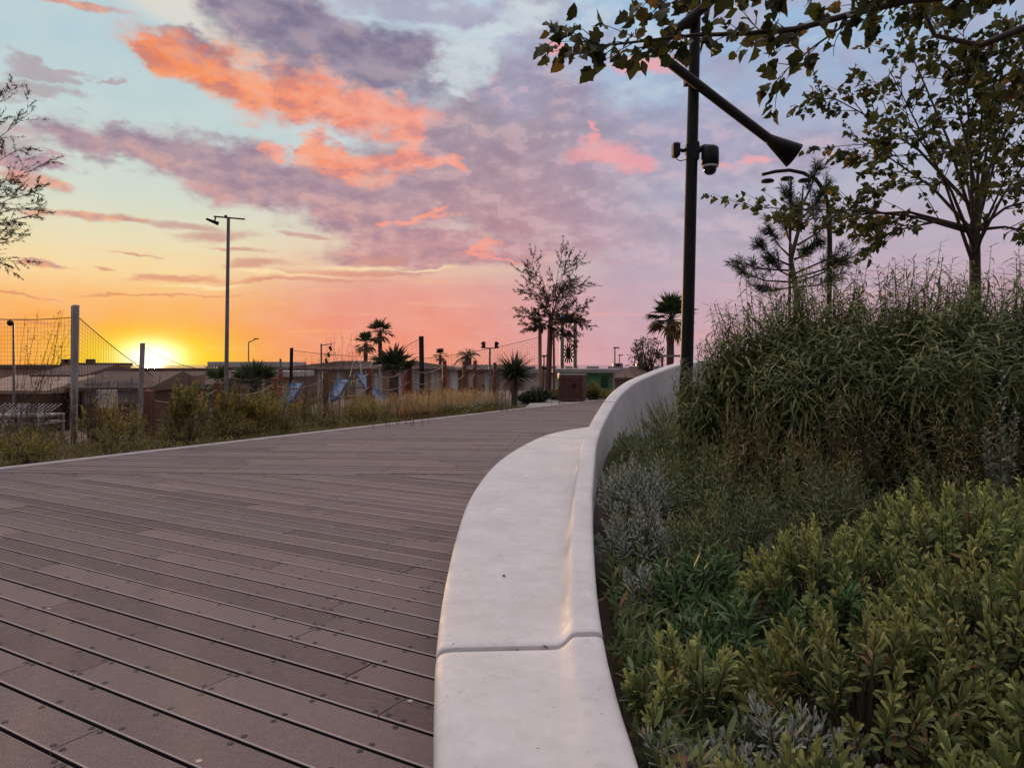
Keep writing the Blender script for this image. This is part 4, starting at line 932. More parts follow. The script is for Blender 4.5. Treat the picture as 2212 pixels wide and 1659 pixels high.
def pine():
    random.seed(97); Y = 13.0; base = at(1716, 800, Y); base.z = .3; top = at(1735, 400, Y)
    root = thing('pine_tree', base, 'open-branched pine tree behind the willow-leaved thicket', 'tree'); tr = MB(); lv = Leaves()
    tr.tube([base, at(1722, 640, Y), at(1708, 560, Y), at(1730, 480, Y), top], [.09, .06, .045, .03, .012], 8)
    def tuft(p, d, n=44):
        for k in range(n):
            q = p + d * random.uniform(-.16, .02); lv.add(q, d * .6 + rv(.8), rv(1), random.uniform(.10, .17), .6)
    br = [(1720, 610, 1600, 590), (1715, 585, 1590, 565), (1710, 575, 1640, 530), (1712, 560, 1660, 495), (1716, 545, 1690, 470), (1735, 470, 1790, 395), (1735, 440, 1765, 365), (1722, 530, 1800, 470), (1722, 540, 1770, 520), (1720, 590, 1850, 520), (1722, 600, 1860, 545), (1724, 610, 1820, 560), (1715, 600, 1660, 560), (1730, 500, 1720, 450), (1730, 490, 1770, 430), (1715, 560, 1740, 540), (1715, 620, 1640, 620), (1724, 620, 1800, 600), (1730, 470, 1700, 420)]
    for (a, b, c, e) in br:
        dy = random.uniform(-.5, .5); s = at(a, b, Y); t = at(c, e, Y + dy); m = s.lerp(t, .55) + Vector((0, 0, -.06)); tr.tube([s, m, t], [.022, .014, .005], 5, cap=False)
        for k in range(9):
            f = random.uniform(.4, 1.0); q = s.lerp(m, f / .55) if f < .55 else m.lerp(t, (f - .55) / .45); d = ((t - s).normalized() + rv(.8) + Vector((0, 0, .35))).normalized(); L = random.uniform(.08, .28); tr.tube([q, q + d * L], [.005, .003], 3, cap=False); tuft(q + d * L, d)
        tuft(t, (t - s).normalized())
    tr.build('trunk', M['bark'], root); lv.build('crown', M['needle'], [t_flat(.12, .1)], root)
pine()

# ---- palms
def fan_palm(px, py, Y, r_, ground, label, nfr=26, trunk=.12, seed=1, group='fan palms', droopy=.35, spiky=False, short=False):
    random.seed(seed); c = at(px, py, Y); base = Vector((c.x + random.uniform(-.05, .05), Y, ground)); root = thing('fan_palm', base, label, 'palm', group); tr = MB(); lv = Leaves(); pt = MB()
    n = 9; pts = [base.lerp(c, i / n) for i in range(n + 1)]; tr.tube(pts, [trunk * (1.25 if i == 0 else 1.0) * (1 + .08 * (i % 2)) for i in range(n + 1)], 9)
    for k in range(nfr):
        a = k * 2.4; e = R(random.uniform(-55, 85)) if not short else R(random.uniform(18, 88)); d = Vector((math.cos(a) * math.cos(e), math.sin(a) * math.cos(e), math.sin(e)))
        pl = r_ * random.uniform(.40, .62); tip = c + d * pl + Vector((0, 0, -droopy * .1 * pl)); pt.tube([c, tip], [.02 * r_ / .9, .012 * r_ / .9], 4, cap=False)
        side = d.cross(Vector((0, 0, 1)));
        if side.length < .05: side = Vector((1, 0, 0))
        side.normalize(); up = side.cross(d)
        for j in range(15):
            f = (j / 14 - .5) * 2 * 1.35; q = d * math.cos(f) + side * math.sin(f); q = q + up * .12 * abs(f) + Vector((0, 0, -droopy * .35)) + rv(.05)
            lv.add(tip, q, up + side * .6 * f, r_ * random.uniform(.55, .75) * (1 - .12 * abs(f)), 1.1, random.random() * .8 if e > -.2 else 1.0)
    tr.build('trunk', M['palm_bark'], root); pt.build('stalks', M['stem'], root); lv.build('crown', M['palm_leaf'], [t_lance(3, .13, d, .4) for d in (.05, .3)], root)
    return root
fan_palm(1449, 690, 30, 1.0, 0, 'fan palm standing right behind the dark lamp post', 40, .15, 601)
fan_palm(821, 718, 60, 1.15, -1, 'taller of the two fan palms on the beach skyline', 24, .16, 602)
fan_palm(790, 742, 58, 1.0, -1, 'shorter of the two fan palms on the beach skyline', 22, .16, 603)
fan_palm(951, 768, 62, .62, -1, 'small distant fan palm left of the shaggy palm', 20, .12, 604)
fan_palm(851, 810, 23, .85, -.4, 'short stout fan palm between the rope posts', 15, .15, 605, short=True)
fan_palm(551, 840, 21, .8, -.6, 'short fan palm in front of the pale flat-roofed hut', 15, .16, 606, short=True)
fan_palm(470, 835, 22, .65, -.6, 'shaggy brown fan palm beside the tall mast', 18, .14, 607, droopy=.9)
def feather_palm():
    random.seed(611); Y = 52; c = at(1011, 772, Y); base = Vector((c.x, Y, -.8)); root = thing('feather_palm', base, 'shaggy feather palm behind the last rope posts', 'palm'); tr = MB(); lv = Leaves(); pt = MB()
    tr.tube([base, c], [.28, .25], 9)
    for k in range(26):
        a = k * 2.4; e = R(random.uniform(5, 80)); d = Vector((math.cos(a) * math.cos(e), math.sin(a) * math.cos(e), math.sin(e))); L = 1.05; P_ = []
        for i in range(8): t = i / 7; P_.append(c + d * L * t + Vector((0, 0, -.75 * L * t * t * (1 - .5 * math.sin(e)))))
        pt.tube(P_, [.025] * 7 + [.008], 3, cap=False)
        for i in range(1, 8):
            for s_ in (-1, 1):
                q = (P_[i] - P_[i - 1]).normalized(); sd = q.cross(Vector((0, 0, 1))).normalized() * s_
                lv.add(P_[i], q * .8 + sd + Vector((0, 0, -.3)), Vector((0, 0, 1)), .34, .9)
    tr.build('trunk', M['palm_bark'], root); pt.build('stalks', M['stem'], root); lv.build('crown', M['palm_leaf'], [t_lance(3, .14, .3, .3)], root)
feather_palm()
def yucca():
    random.seed(615); Y = 24; c = at(1111, 812, Y); base = Vector((c.x, Y, -.02)); root = thing('yucca', base, 'spiky round yucca at the tip of the grass bed by the path', 'yucca'); tr = MB(); lv = Leaves()
    tr.tube([base, c], [.10, .09], 8)
    for k in range(300):
        d = rv(1)
        while d.length > 1 or d.z < -.75: d = rv(1)
        d.normalize(); lv.add(c + d * .05, d + Vector((0, 0, .15)), Vector((0, 0, 1)) + rv(.3), random.uniform(.62, .95) * (1.0 if d.z > -.2 else .8), .8, random.random() * .8 if d.z > -.3 else 1.0)
    tr.build('trunk', M['palm_bark'], root); lv.build('crown', M['palm_leaf'], [t_lance(4, .09, d, .5, .45) for d in (.0, .2, .4)], root)
yucca()

# ------------------------------------------------------------------ lamp post with arm
def lamp_post():
    Y = 10.6; base = at(1479, 830, Y); base.z = .0; top = at(1507, -160, Y)
    root = thing('street_lamp', base, 'tall dark lamp post with a bent arm and cone-shaped head behind the bench wall', 'lamp'); mb = MB()
    n = 7; mb.tube([base.lerp(top, i / n) for i in range(n + 1)], [.100 - .030 * i / n for i in range(n + 1)], 18); mb.build('pole', M['dark_metal'], root)
    ya = Y - .17; el = at(1419, 106, ya); up = at(1600, -55, ya); hd = at(1660, 300, ya)
    q = []; 
    for t in (0, .25, .5, .75, 1): # rounded elbow
        a = at(1434, 88, ya).lerp(el + Vector((-.0, 0, 0)), t); b = (el).lerp(at(1436, 128, ya), t); q.append(a.lerp(b, t))
    arm = MB(); arm.tube([up, at(1500, 34, ya)] + q + [at(1560, 224, ya), hd], .068, 14)
    arm.box(tuple(at(1494, 45, Y - .05)), (.16, .2, .16)); arm.box(tuple(at(1491, 172, Y - .05)), (.15, .2, .14))
    arm.build('arm', M['dark_metal'], root)
    ax = (hd - at(1560, 224, ya)).normalized(); head = MB(); tip = at(1716, 337, ya); ax2 = (tip - hd).normalized(); L = (tip - hd).length
    head.lathe(hd, [(.0, -.02), (.072, 0), (.076, .03), (.180, L), (.168, L + .003), (.163, L - .03)], 26, axis=ax2)
    h = head.build('lamp_head', M['dark_metal'], root)
    ln = MB(); ln.lathe(hd + ax2 * (L - .03), [(.163, 0), (.12, .012), (.0, .018)], 26, axis=ax2); ln.build('lens', M['lens'], h)
    # camera on the post
    cb = at(1500, 322, Y - .02); rc = thing('dome_camera', cb, 'black dome security camera hanging from a bracket on the lamp post', 'camera')
    b = MB(); b.box(tuple(at(1501, 328, Y - .02)), (.10, .14, .26), bev=.01); b.tube([at(1503, 328, Y - .05), at(1522, 318, Y - .05), at(1542, 318, Y - .05)], [.05, .04, .035], 10); b.build('bracket', M['black_plastic'], rc)
    cc = at(1534, 322, Y - .05); hs = MB(); hs.lathe(cc, [(0, .03), (.10, .03), (.122, .0), (.125, -.10), (.122, -.235), (.10, -.24)], 22); hs.build('housing', M['black_plastic'], rc)
    rg = MB(); rg.lathe(cc + Vector((0, 0, -.235)), [(.11, 0), (.118, -.006), (.115, -.025), (.1, -.03)], 22); rg.build('ring', M['white_plastic'], rc)
    dm = MB(); dm.lathe(cc + Vector((0, 0, -.262)), [(.095, 0), (.09, -.05), (.07, -.085), (.04, -.105), (0, -.112)], 20); dm.build('dome', pm('dome_glass', (.015, .015, .018), (.02, .02, .022), 9, .08), rc)
    # box antenna on the other side
    rb = thing('wireless_antenna', at(1460, 325, Y), 'small black antenna box on a short arm at the left of the lamp post', 'antenna')
    x = MB(); c = at(1460, 325, Y); x.box(tuple(c), (.10, .14, .21), bev=.025); x.build('housing', M['black_plastic'], rb)
    x = MB(); x.tube([at(1464, 324, Y), at(1476, 326, Y), at(1486, 323, Y)], [.022, .03, .022], 8); x.box(tuple(at(1485, 324, Y)), (.05, .10, .13)); x.build('arm', M['black_plastic'], rb)
    x = MB(); x.tube([at(1460, 339, Y), at(1463, 346, Y), at(1470, 348, Y), at(1484, 345, Y)], .007, 5); x.build('cable', M['black_plastic'], rb)
lamp_post()
def curved_lamp():
    Y = 15.5; root = thing('street_lamp', at(1792, 600, Y), 'distant lamp with a curved arm carrying three small hanging lanterns above the pine', 'lamp'); mb = MB()
    b = at(1792, 600, Y); b.z = 0
    pts = [b, at(1792, 520, Y), at(1790, 450, Y), at(1780, 412, Y), at(1762, 388, Y), at(1735, 374, Y), at(1705, 368, Y), at(1675, 371, Y), at(1645, 378, Y)]
    mb.tube(pts, [.06, .055, .05, .045, .042, .04, .038, .036, .034], 10); mb.build('pole', M['dark_metal'], root)
    for (px, py) in ((1658, 386), (1700, 381), (1738, 385)):
        c = at(px, py, Y); l = MB(); l.lathe(c, [(0, .0), (.10, -.02), (.135, -.045), (.13, -.075), (.0, -.08)], 18); o = l.build('lantern', M['dark_metal'], root)
        w = MB(); w.tube([at(px, py - 13, Y), c + Vector((-.09, 0, -.02))], .016, 4); w.tube([at(px, py - 13, Y), c + Vector((.09, 0, -.02))], .016, 4); w.build('hanger', M['dark_metal'], o)
    p2 = thing('pole', at(1706, 620, 14.5), 'thin straight dark pole rising through the pine', 'pole'); m = MB(); b = at(1706, 620, 14.5); b.z = 0; m.tube([b, at(1708, 385, 14.5)], [.035, .025], 8); m.build('shaft', M['dark_metal'], p2)
curved_lamp()

# ------------------------------------------------------------------ litter bin
def bin_():
    c = (2.30, 27.6); rz = R(-16); root = thing('litter_bin', (c[0], c[1], 0), 'square dark brown timber litter bin with a round hole on the path', 'bin', rz=rz)
    body = MB(); n = 7; w, h = .86, .97; ca, sa = math.cos(rz), math.sin(rz)
    def loc(x, y, z): return (c[0] + x * ca - y * sa, c[1] + x * sa + y * ca, z)
    for k in range(n):
        x = -w / 2 + (k + .5) * w / n
        for y in (-w / 2, w / 2): body.box(loc(x, y, h / 2 + .03), (w / n - .01, .03, h), rz)
        for y2 in (-w / 2, w / 2): body.box(loc(y2, x, h / 2 + .03), (.03, w / n - .01, h), rz)
    f = MB(); f.box(loc(0, 0, h / 2 + .02), (w - .06, w - .06, h - .02), rz); f.build('inner_frame', M['dark_gap'], root)
    t = MB(); t.box(loc(0, 0, h + .045), (w + .05, w + .05, .03), rz, bev=.008); t.build('lid', pm('lid_grey', (.3, .26, .25), (.22, .19, .18), 5, .6), root)
    hole = MB(); p = loc(.12, -w / 2 - .018, h * .62); ax = (sa, -ca, 0); hole.lathe(p, [(0, .004), (.095, .004), (.1, 0)], 18, axis=ax); hole.build('opening', M['dark_gap'], root)
    for k in range(2 * n):
        x = -w / 2 + (k + .5) * w / (2 * n)
        for z in (.09, h - .03): body.lathe(loc(x, -w / 2 - .016, z), [(0, .004), (.010, .0)], 6, 1, ax)
    body.build('timber_panel', [M['bin_timber'], M['chrome']], root)
bin_()

# ------------------------------------------------------------------ rope fence
def rope_fence():
    P_ = [(322, 843, 14.6), (470, 826, 16.2), (592, 816, 17.6), (703, 803, 18.4), (798, 795, 21.0), (885, 787, 23.2), (960, 779, 26.0), (1003, 780, 28.5), (1026, 779, 30.5), (1069, 783, 32.0)]
    tops = [at(*p) for p in P_]; root = thing('rope_fence', (tops[4].x, tops[4].y, gh(tops[4].x, tops[4].y)), 'rope fence of square brown timber posts strung with two sagging ropes along the beach', 'fence')
    for t in tops:
        g = gh(t.x, t.y) - .1; m = MB(); m.box((t.x, t.y, (t.z + g) / 2), (.145, .145, t.z - g), random.uniform(-.3, .3), bev=.012); m.build('post', M['brown_timber'], root)
    for a, b in zip(tops[:-1], tops[1:]):
        for dz in (.17, .55):
            m = MB(); pts = []
            for k in range(11):
                t = k / 10; q = a.lerp(b, t); pts.append(q + Vector((0, -.07, -dz - .17 * 4 * t * (1 - t) * random.uniform(.98, 1.02))))
            m.tube(pts, .0165, 6); m.build('rope', M['rope'], root)
    # a second line of posts, lower down the beach
    r2 = thing('rope_fence', at(1000, 850, 34), 'short stretch of lower brown posts with diagonal ropes behind the last tall rope posts', 'fence'); tp = [at(977, 838, 34), at(1018, 836, 36), at(1044, 830, 38)]
    for t in tp:
        m = MB(); m.box((t.x, t.y, t.z - .5), (.14, .14, 1.0), bev=.012); m.build('post', M['brown_timber'], r2)
    for a, b in zip(tp[:-1], tp[1:]):
        m = MB(); m.tube([a.lerp(b, k / 8) + Vector((0, -.08, -.15 - .3 * 4 * k / 8 * (1 - k / 8))) for k in range(9)], .018, 5); m.build('rope', M['rope'], r2)
rope_fence()

# ------------------------------------------------------------------ nets and their posts
def post(px0, py0, px1, py1, Y, r_, mat, label, name='net_post', cat='post', group=None, square=False, zb=None):
    a = at(px0, py0, Y); b = at(px1, py1, Y); d = (a - b) / max(1e-6, (b.z - a.z)); g = gh(a.x, a.y) - .1 if zb is None else zb; base = a + d * (a.z - g)
    m = MB(); n = 4 if square else 12
    m.tube([base, b], r_, n, smooth=not square); m.lathe(b, [(r_ * 1.02, -.03), (r_ * 1.05, .0), (r_ * .8, .012), (0, .014)], n)
    root = thing(name, base, label, cat, group); m.build('shaft', M[mat], root); return root
post(160, 920, 164, 660, 15.6, .066, 'white_metal', 'thick grey-white net post between the two nets at the far left')
r = post(154, 900, 156, 662, 16.2, .026, 'white_metal', 'thin grey rod standing close behind the thick grey-white net post', 'thin_post')
post(306, 800, 308, 742, 23.0, .075, 'white_metal', 'grey net post standing in front of the setting sun')
post(911, 800, 910, 727, 27.0, .09, 'dark_metal', 'leaning dark timber net post behind the rope fence', square=True)
post(629, 800, 630, 752, 30.0, .07, 'dark_metal', 'slim dark net post left of the hip-roofed pavilion')
post(1167, 850, 1166, 690, 30.5, .075, 'tan_wall', 'pale timber net post just left of the slender tree')
def net(label, rows, cols, corner, wire=.0022, cord=.010):
    """corner(u,v) gives a point of the net"""
    m = MB()
    for i in range(cols + 1): m.tube([corner(i / cols, k / 6) for k in range(7)], wire, 3, cap=False)
    for j in range(1, rows): m.tube([corner(k / 14, j / rows) for k in range(15)], wire, 3, cap=False)
    o0 = corner(.5, 1); root = thing('volleyball_net', o0, label, 'net', 'nets on the beach'); m.build('mesh', M['net'], root)
    c = MB(); c.tube([corner(k / 14, 0) for k in range(15)], cord, 5); c.build('top_cord', M['net'], root)
    return root
def bil(a, b, c, d, sag=0.0, sagb=0.0): return lambda u, v: (a.lerp(b, u).lerp(d.lerp(c, u), v) + Vector((0, 0, -(sag * (1 - v) + sagb * v) * 4 * u * (1 - u))))
net('square-meshed net hung across the far left edge up to the thick post', 24, 30, bil(at(-60, 686, 17.0), at(155, 686, 16.2), at(155, 900, 16.2), at(-60, 900, 17.0), .05, .0))
net('sloping triangular net falling from the thick post towards the sun', 22, 30, bil(at(172, 688, 15.8), at(330, 812, 18.0), at(330, 880, 18.0), at(170, 880, 15.8), .05, 0))
net('drooping net at the sun strung right of the grey post', 5, 16, bil(at(309, 750, 23), at(500, 800, 25), at(500, 830, 25), at(309, 800, 23), .25, .1))
net('long net behind the pavilion fence between slim post and leaning dark post', 6, 50, bil(at(632, 757, 30), at(908, 772, 27.2), at(908, 800, 27.2), at(634, 790, 30), .1, .0))
net('net rising to the leaning dark post', 9, 12, bil(at(800, 772, 27.5), at(908, 731, 27.1), at(908, 800, 27.1), at(800, 800, 27.5), .1, .0), .003)
net('net strung from the leaning dark post to the pale timber post', 11, 44, bil(at(912, 775, 27.0), at(1165, 728, 30.4), at(1165, 800, 30.4), at(912, 800, 27.0), .1, .1), .003)

# ------------------------------------------------------------------ masts, flags, speakers, small poles
def mast():
    Y = 20.0; b = at(486, 870, Y); b.z = gh(b.x, b.y) - .05; t = at(493.5, 472, Y); root = thing('floodlight_mast', b, 'tall slim pale mast with a crossbar and floodlight standing in the bed', 'mast'); m = MB()
    m.tube([b, b.lerp(t, .5), t], [.062, .052, .042], 12); m.build('pole', M['grey_metal'], root)
    c = MB(); c.tube([at(462, 468, Y), at(529, 474, Y)], .022, 6); c.tube([at(487, 466, Y), at(489, 471, Y)], .04, 8); c.build('crossbar', M['dark_metal'], root)
    f = MB(); p = at(461, 478, Y); f.add([tuple(at(446, 471, Y - .12)), tuple(at(474, 480, Y - .12)), tuple(at(474, 480, Y + .12)), tuple(at(446, 471, Y + .12)), tuple(at(444, 475, Y - .12)), tuple(at(471, 488, Y - .12)), tuple(at(471, 488, Y + .12)), tuple(at(444, 475, Y + .12))], [(0, 1, 2, 3), (7, 6, 5, 4), (0, 4, 5, 1), (1, 5, 6, 2), (2, 6, 7, 3), (3, 7, 4, 0)]); f.tube([at(466, 468, Y), at(464, 477, Y)], .02, 5); f.build('floodlight', M['dark_metal'], root)
mast()
def flagline():
    Y = 34; root = thing('pennant_pole', at(695, 830, Y), 'pole with a short arm trailing a string of dark pennants', 'flagpole'); m = MB(); b = at(694, 840, Y); b.z = -1
    m.tube([b, at(694, 743, Y)], .04, 7); m.tube([at(694, 746, Y), at(717, 743, Y)], .025, 5); m.build('pole', M['grey_metal'], root)
    for (x, y) in ((713, 752), (709, 766), (704, 779)):
        f = MB(); f.add([tuple(at(x + 2, y - 6, Y)), tuple(at(x - 4, y - 1, Y + .05)), tuple(at(x + 5, y + 4, Y - .05)), tuple(at(x + 1, y + 7, Y)), tuple(at(x + 2, y - 6, Y + .02)), tuple(at(x - 4, y - 1, Y + .07)), tuple(at(x + 5, y + 4, Y - .03)), tuple(at(x + 1, y + 7, Y + .02))], [(0, 1, 3, 2), (4, 6, 7, 5)]); f.build('pennant', M['dark_metal'], root)
    s = MB(); s.tube([at(716, 744, Y), at(712, 760, Y), at(706, 775, Y), at(702, 786, Y)], .012, 4); s.build('cord', M['rope'], root)
flagline()
def speakers():
    Y = 36; root = thing('floodlight_pole', at(1059, 850, Y), 'T-shaped pole with two dark lamps beside the spiky yucca', 'pole'); m = MB(); b = at(1058, 850, Y); b.z = -.6
    m.tube([b, at(1058, 752, Y)], .05, 8); m.tube([at(1046, 752, Y), at(1072, 752, Y)], .03, 6); m.build('pole', M['grey_metal'], root)
    for x, s in ((1045, -1), (1072, 1)):
        f = MB(); c = at(x, 745, Y); f.box(tuple(c), (.16, .2, .34), bev=.05); f.box(tuple(c + Vector((s * .05, 0, .06))), (.16, .22, .12), bev=.03); f.box(tuple(c + Vector((s * .03, 0, -.12))), (.2, .22, .10), bev=.03); f.build('lamp_head', M['black_plastic'], root)
speakers()
def small_lamp(px, top, bot, Y, label, head='flat', w=.05, mat='grey_metal'):
    b = at(px, bot, Y); b.z = min(b.z, 0) if b.z > 0 else b.z; t = at(px, top, Y); root = thing('street_lamp', b, label, 'lamp', 'distant lamps on the skyline'); m = MB(); m.tube([b, t], [w, w * .7], 7); m.build('pole', M[mat], root)
    h = MB()
    if head == 'flat': h.box(tuple(t + Vector((.12, 0, .03))), (.5, .25, .10), bev=.03); h.box(tuple(t), (.12, .12, .12))
    elif head == 'arm': h.tube([t, at(px + 16, top - 8, Y)], [w * .7, w * .5], 6); h.box(tuple(at(px + 17, top - 8, Y)), (.3, .15, .07), bev=.02)
    elif head == 'ball': h.tube([t + Vector((0, 0, -.05)), at(px - 6, top, Y)], w * .6, 6); h.lathe(at(px - 7, top + 1, Y), [(0, .1), (.08, .07), (.1, 0), (.07, -.08), (0, -.1)], 12)
    h.build('lamp_head', M['dark_metal'], root)
small_lamp(29, 697, 820, 24, 'pole with a small round lamp behind the left net', 'ball', .045)
small_lamp(537, 740, 800, 48, 'thin lamp with slanted arm on the roof of the pale flat-roofed hut', 'arm', .05)
small_lamp(1328, 752, 810, 60, 'taller distant lamp right of the slender tree', 'flat', .08)
small_lamp(1338, 768, 806, 75, 'twin distant lamp just right of the taller one', 'flat', .07)
small_lamp(1371, 772, 806, 75, 'lowest distant lamp beside the mauve-brown tree', 'flat', .07)
small_lamp(1175, 770, 820, 45, 'short distant lamp between net post and slender tree', 'flat', .06)
def red_pole(px, top, bot, Y, label, mid):
    root = thing('beach_shower', at(px, bot, Y), label, 'pole', 'red poles on the beach'); b = at(px, bot, Y); m = MB(); m.tube([b, at(px, mid, Y)], .075, 9); m.build('lower_post', M['red_paint'], root)
    m = MB(); m.tube([at(px, mid, Y), at(px, top, Y)], .035, 7); m.build('rod', M['grey_metal'], root); m = MB(); m.box(tuple(at(px + 6, bot - 20, Y)), (.3, .2, .25), bev=.05); m.build('valve_box', M['red_paint'], root)
red_pole(606, 775, 875, 24, 'red post with a thin rod standing left of the blue slides', 797)
red_pole(875, 790, 850, 30, 'red hooked post beside the short stout fan palm', 810)

# ------------------------------------------------------------------ slides
def slide(px, py, Y, label, sc=1.0, flip=1, ladder=False):
    c = at(px, py, Y); root = thing('slide', c, label, 'slide', 'blue slides on the beach')
    a = at(px + 22 * flip, py - 40, Y + .8); b = at(px - 6 * flip, py + 5, Y); e = at(px - 22 * flip, py + 14, Y - .3); pts = [a, a.lerp(b, .3), a.lerp(b, .65), b, e]
    m = MB(); vs = []; fs = []
    for p in pts:
        for (o, z) in ((-.19, .16), (-.19, .02), (-.15, 0), (.15, 0), (.19, .02), (.19, .16)): vs.append((p.x + o, p.y - o * .3, p.z + z))
    for i in range(len(pts) - 1):
        for k in range(5): fs.append((i * 6 + k, i * 6 + k + 1, (i + 1) * 6 + k + 1, (i + 1) * 6 + k))
    m.add(vs, fs, True); m.build('chute', M['blue_plastic'], root)
    g = MB()
    for p in (a, b):
        for o in (-.2, .2): g.tube([Vector((p.x + o, p.y, -1.05)), Vector((p.x + o, p.y, p.z))], .02, 6)
    g.build('support', M['grey_metal'], root)
    if ladder:
        l = MB(); st = MB()
        for x in (-.32, .32):
            t = a + Vector((x, .05, 0)); l.tube([Vector((t.x - .35, t.y, -1.05)), Vector((t.x - .02, t.y, t.z)), Vector((t.x + .08, t.y, t.z + .42)), Vector((t.x + .2, t.y, t.z + .52)), Vector((t.x + .32, t.y, t.z + .42)), Vector((t.x + .36, t.y, t.z + .0))], .022, 8)
        for k in range(6):
            f = k / 6; z = -1.0 + (a.z + 1.0) * (k + .7) / 6; x0 = a.x - .35 * (1 - (k + .7) / 6); st.box((x0, a.y + .05, z), (.64, .08, .025))
        l.build('handrail', M['chrome'], root); st.build('step', M['dark_metal'], root)
slide(625, 868, 22, 'blue slide farthest left, beside the red post')
slide(725, 860, 23.5, 'blue slide in the middle, next to the ladder')
slide(800, 850, 24.5, 'pale blue slide with steel ladder and looped handrails', 1, -1, True)

# ------------------------------------------------------------------ huts and roofs
def hut(name, px0, px1, Y, depth, zeave, zridge, label, wall, roof, z0=-1.0, style='gable', over=.35, windows=0, planks=False, open_=0, cat='hut', group='beach huts', door=None, boxes=None):
    a = at(px0, 800, Y).x; b = at(px1, 800, Y).x; cx = (a + b) / 2; w = b - a; root = thing(name, (cx, Y + depth / 2, z0), label, cat, group)
    m = MB(); m.box((cx, Y + depth / 2, (zeave + z0) / 2), (w, depth, zeave - z0))
    if planks:
        for k in range(int((zeave - z0) / .16)): m.box((cx, Y - .012, z0 + .08 + k * .16), (w, .03, .13))
    m.build('wall', M[wall], root)
    r_ = MB(); x0, x1, y0, y1 = a - over, b + over, Y - over, Y + depth + over; ze = zeave + .012; th = .12
    if style == 'flat':
        r_.box((cx, Y + depth / 2, ze + (zridge - zeave) / 2), (w + 2 * over, depth + 2 * over, zridge - zeave), bev=.02)
    else:
        ins = min(w * .3, depth * .6) if style == 'hip' else 0; ym = (y0 + y1) / 2
        vs = [(x0, y0, ze), (x1, y0, ze), (x1, y1, ze), (x0, y1, ze), (x0 + ins, ym, zridge), (x1 - ins, ym, zridge)]
        vs2 = [(x, y, z + th) for x, y, z in vs]
        top = [(0, 1, 5, 4), (2, 3, 4, 5), (1, 2, 5), (3, 0, 4)]
        r_.add(vs2, top); r_.add(vs[:4], [(0, 3, 2, 1)]); r_.add(vs[:4] + vs2[:4], [(i, (i + 1) % 4, 4 + (i + 1) % 4, 4 + i) for i in range(4)])
        nr = int(w / .45) if style == 'hip' else 0                                             # batten lines over the front slope
        for k in range(nr):
            t = (k + .5) / nr; p = Vector((x0 + (x1 - x0) * t, y0, ze + th)); q = Vector((x0 + ins + (x1 - x0 - 2 * ins) * t, ym, zridge + th)); r_.tube([p + Vector((0, 0, .015)), q + Vector((0, 0, .015))], .03, 4)
    r_.build('roof', M[roof], root)
    for k in range(windows):
        x = a + w * (k + .5) / windows; f = MB(); f.box((x, Y - .03, z0 + 1.35), (.9, .06, .8)); o = f.build('window', M['white_metal'], root); g = MB(); g.box((x, Y - .068, z0 + 1.35), (.76, .02, .66)); g.build('pane', M['dark_gap'], o)
    for k in range(open_):
        x = a + w * (k + .5) / open_; f = MB(); f.box((x, Y - .03, z0 + 1.0), (w / open_ * .5, .05, 1.9)); f.build('door', M['tan_wall'], root)
        f = MB(); f.box((x + w / open_ * .42, Y - .05, z0 + (zeave - z0) / 2), (.14, .1, zeave - z0)); f.build('post', M['white_wall'], root)
    if boxes:
        for px in boxes:
            q = at(px, 783, Y + depth / 2); k = MB(); k.box((q.x, q.y, zridge + .14), (.5, .5, .34), bev=.04); k.build('roof_box', M['roof_brown'], root)
    return root
hut('timber_hut', 175, 315, 27, 4.5, .42, 1.0, 'brown plank-walled beach hut below the setting sun', 'brown_wall', 'roof_brown', planks=True, windows=2)
hut('timber_hut', 318, 455, 30, 4.5, .30, .98, 'tan plank-walled beach hut right of the one below the sun', 'tan_wall', 'roof_brown', planks=True, open_=3)
hut('timber_hut', 95, 172, 29, 4, .85, 1.25, 'narrow dark beach hut behind the thick net post', 'brown_wall', 'roof_brown', planks=True)
hut('beach_hut', -70, 92, 26, 6, .35, .85, 'low beach hut with a wide shallow roof at the left edge', 'brown_wall', 'tan_wall')
hut('beach_hut', 135, 208, 55, 5, 1.25, 1.5, 'far hut with small roof boxes behind the thick net post', 'tan_wall', 'roof_brown', style='flat', over=.1, boxes=(143, 152, 196))
hut('beach_hut', 470, 594, 46, 5, 1.2, 1.55, 'pale flat-roofed hut behind the tall mast', 'tan_wall', 'roof_pale', style='flat', over=.45, windows=0)
hut('beach_pavilion', 612, 980, 42, 6, 1.02, 1.46, 'long pavilion with brown hip roof and white posts behind the slides', 'white_wall', 'roof_brown', style='hip', open_=9, cat='building')
hut('beach_pavilion', 985, 1120, 46, 6, .95, 1.25, 'lower pavilion with dark roof behind the rope posts', 'white_wall', 'roof_brown', style='hip', open_=4, cat='building')
hut('beach_hut', 455, 612, 36, 4, .75, 1.05, 'low open-fronted hut with pale walls below the flat-roofed hut', 'tan_wall', 'roof_pale', style='flat', open_=4)
hut('beach_hut', -40, 135, 75, 6, .95, 1.35, 'farthest long low hut on the left skyline', 'tan_wall', 'roof_brown', style='flat', over=.2)
hut('beach_hut', 205, 470, 70, 6, .80, 1.02, 'long low hut on the skyline under the setting sun', 'tan_wall', 'roof_brown', style='flat', over=.2)
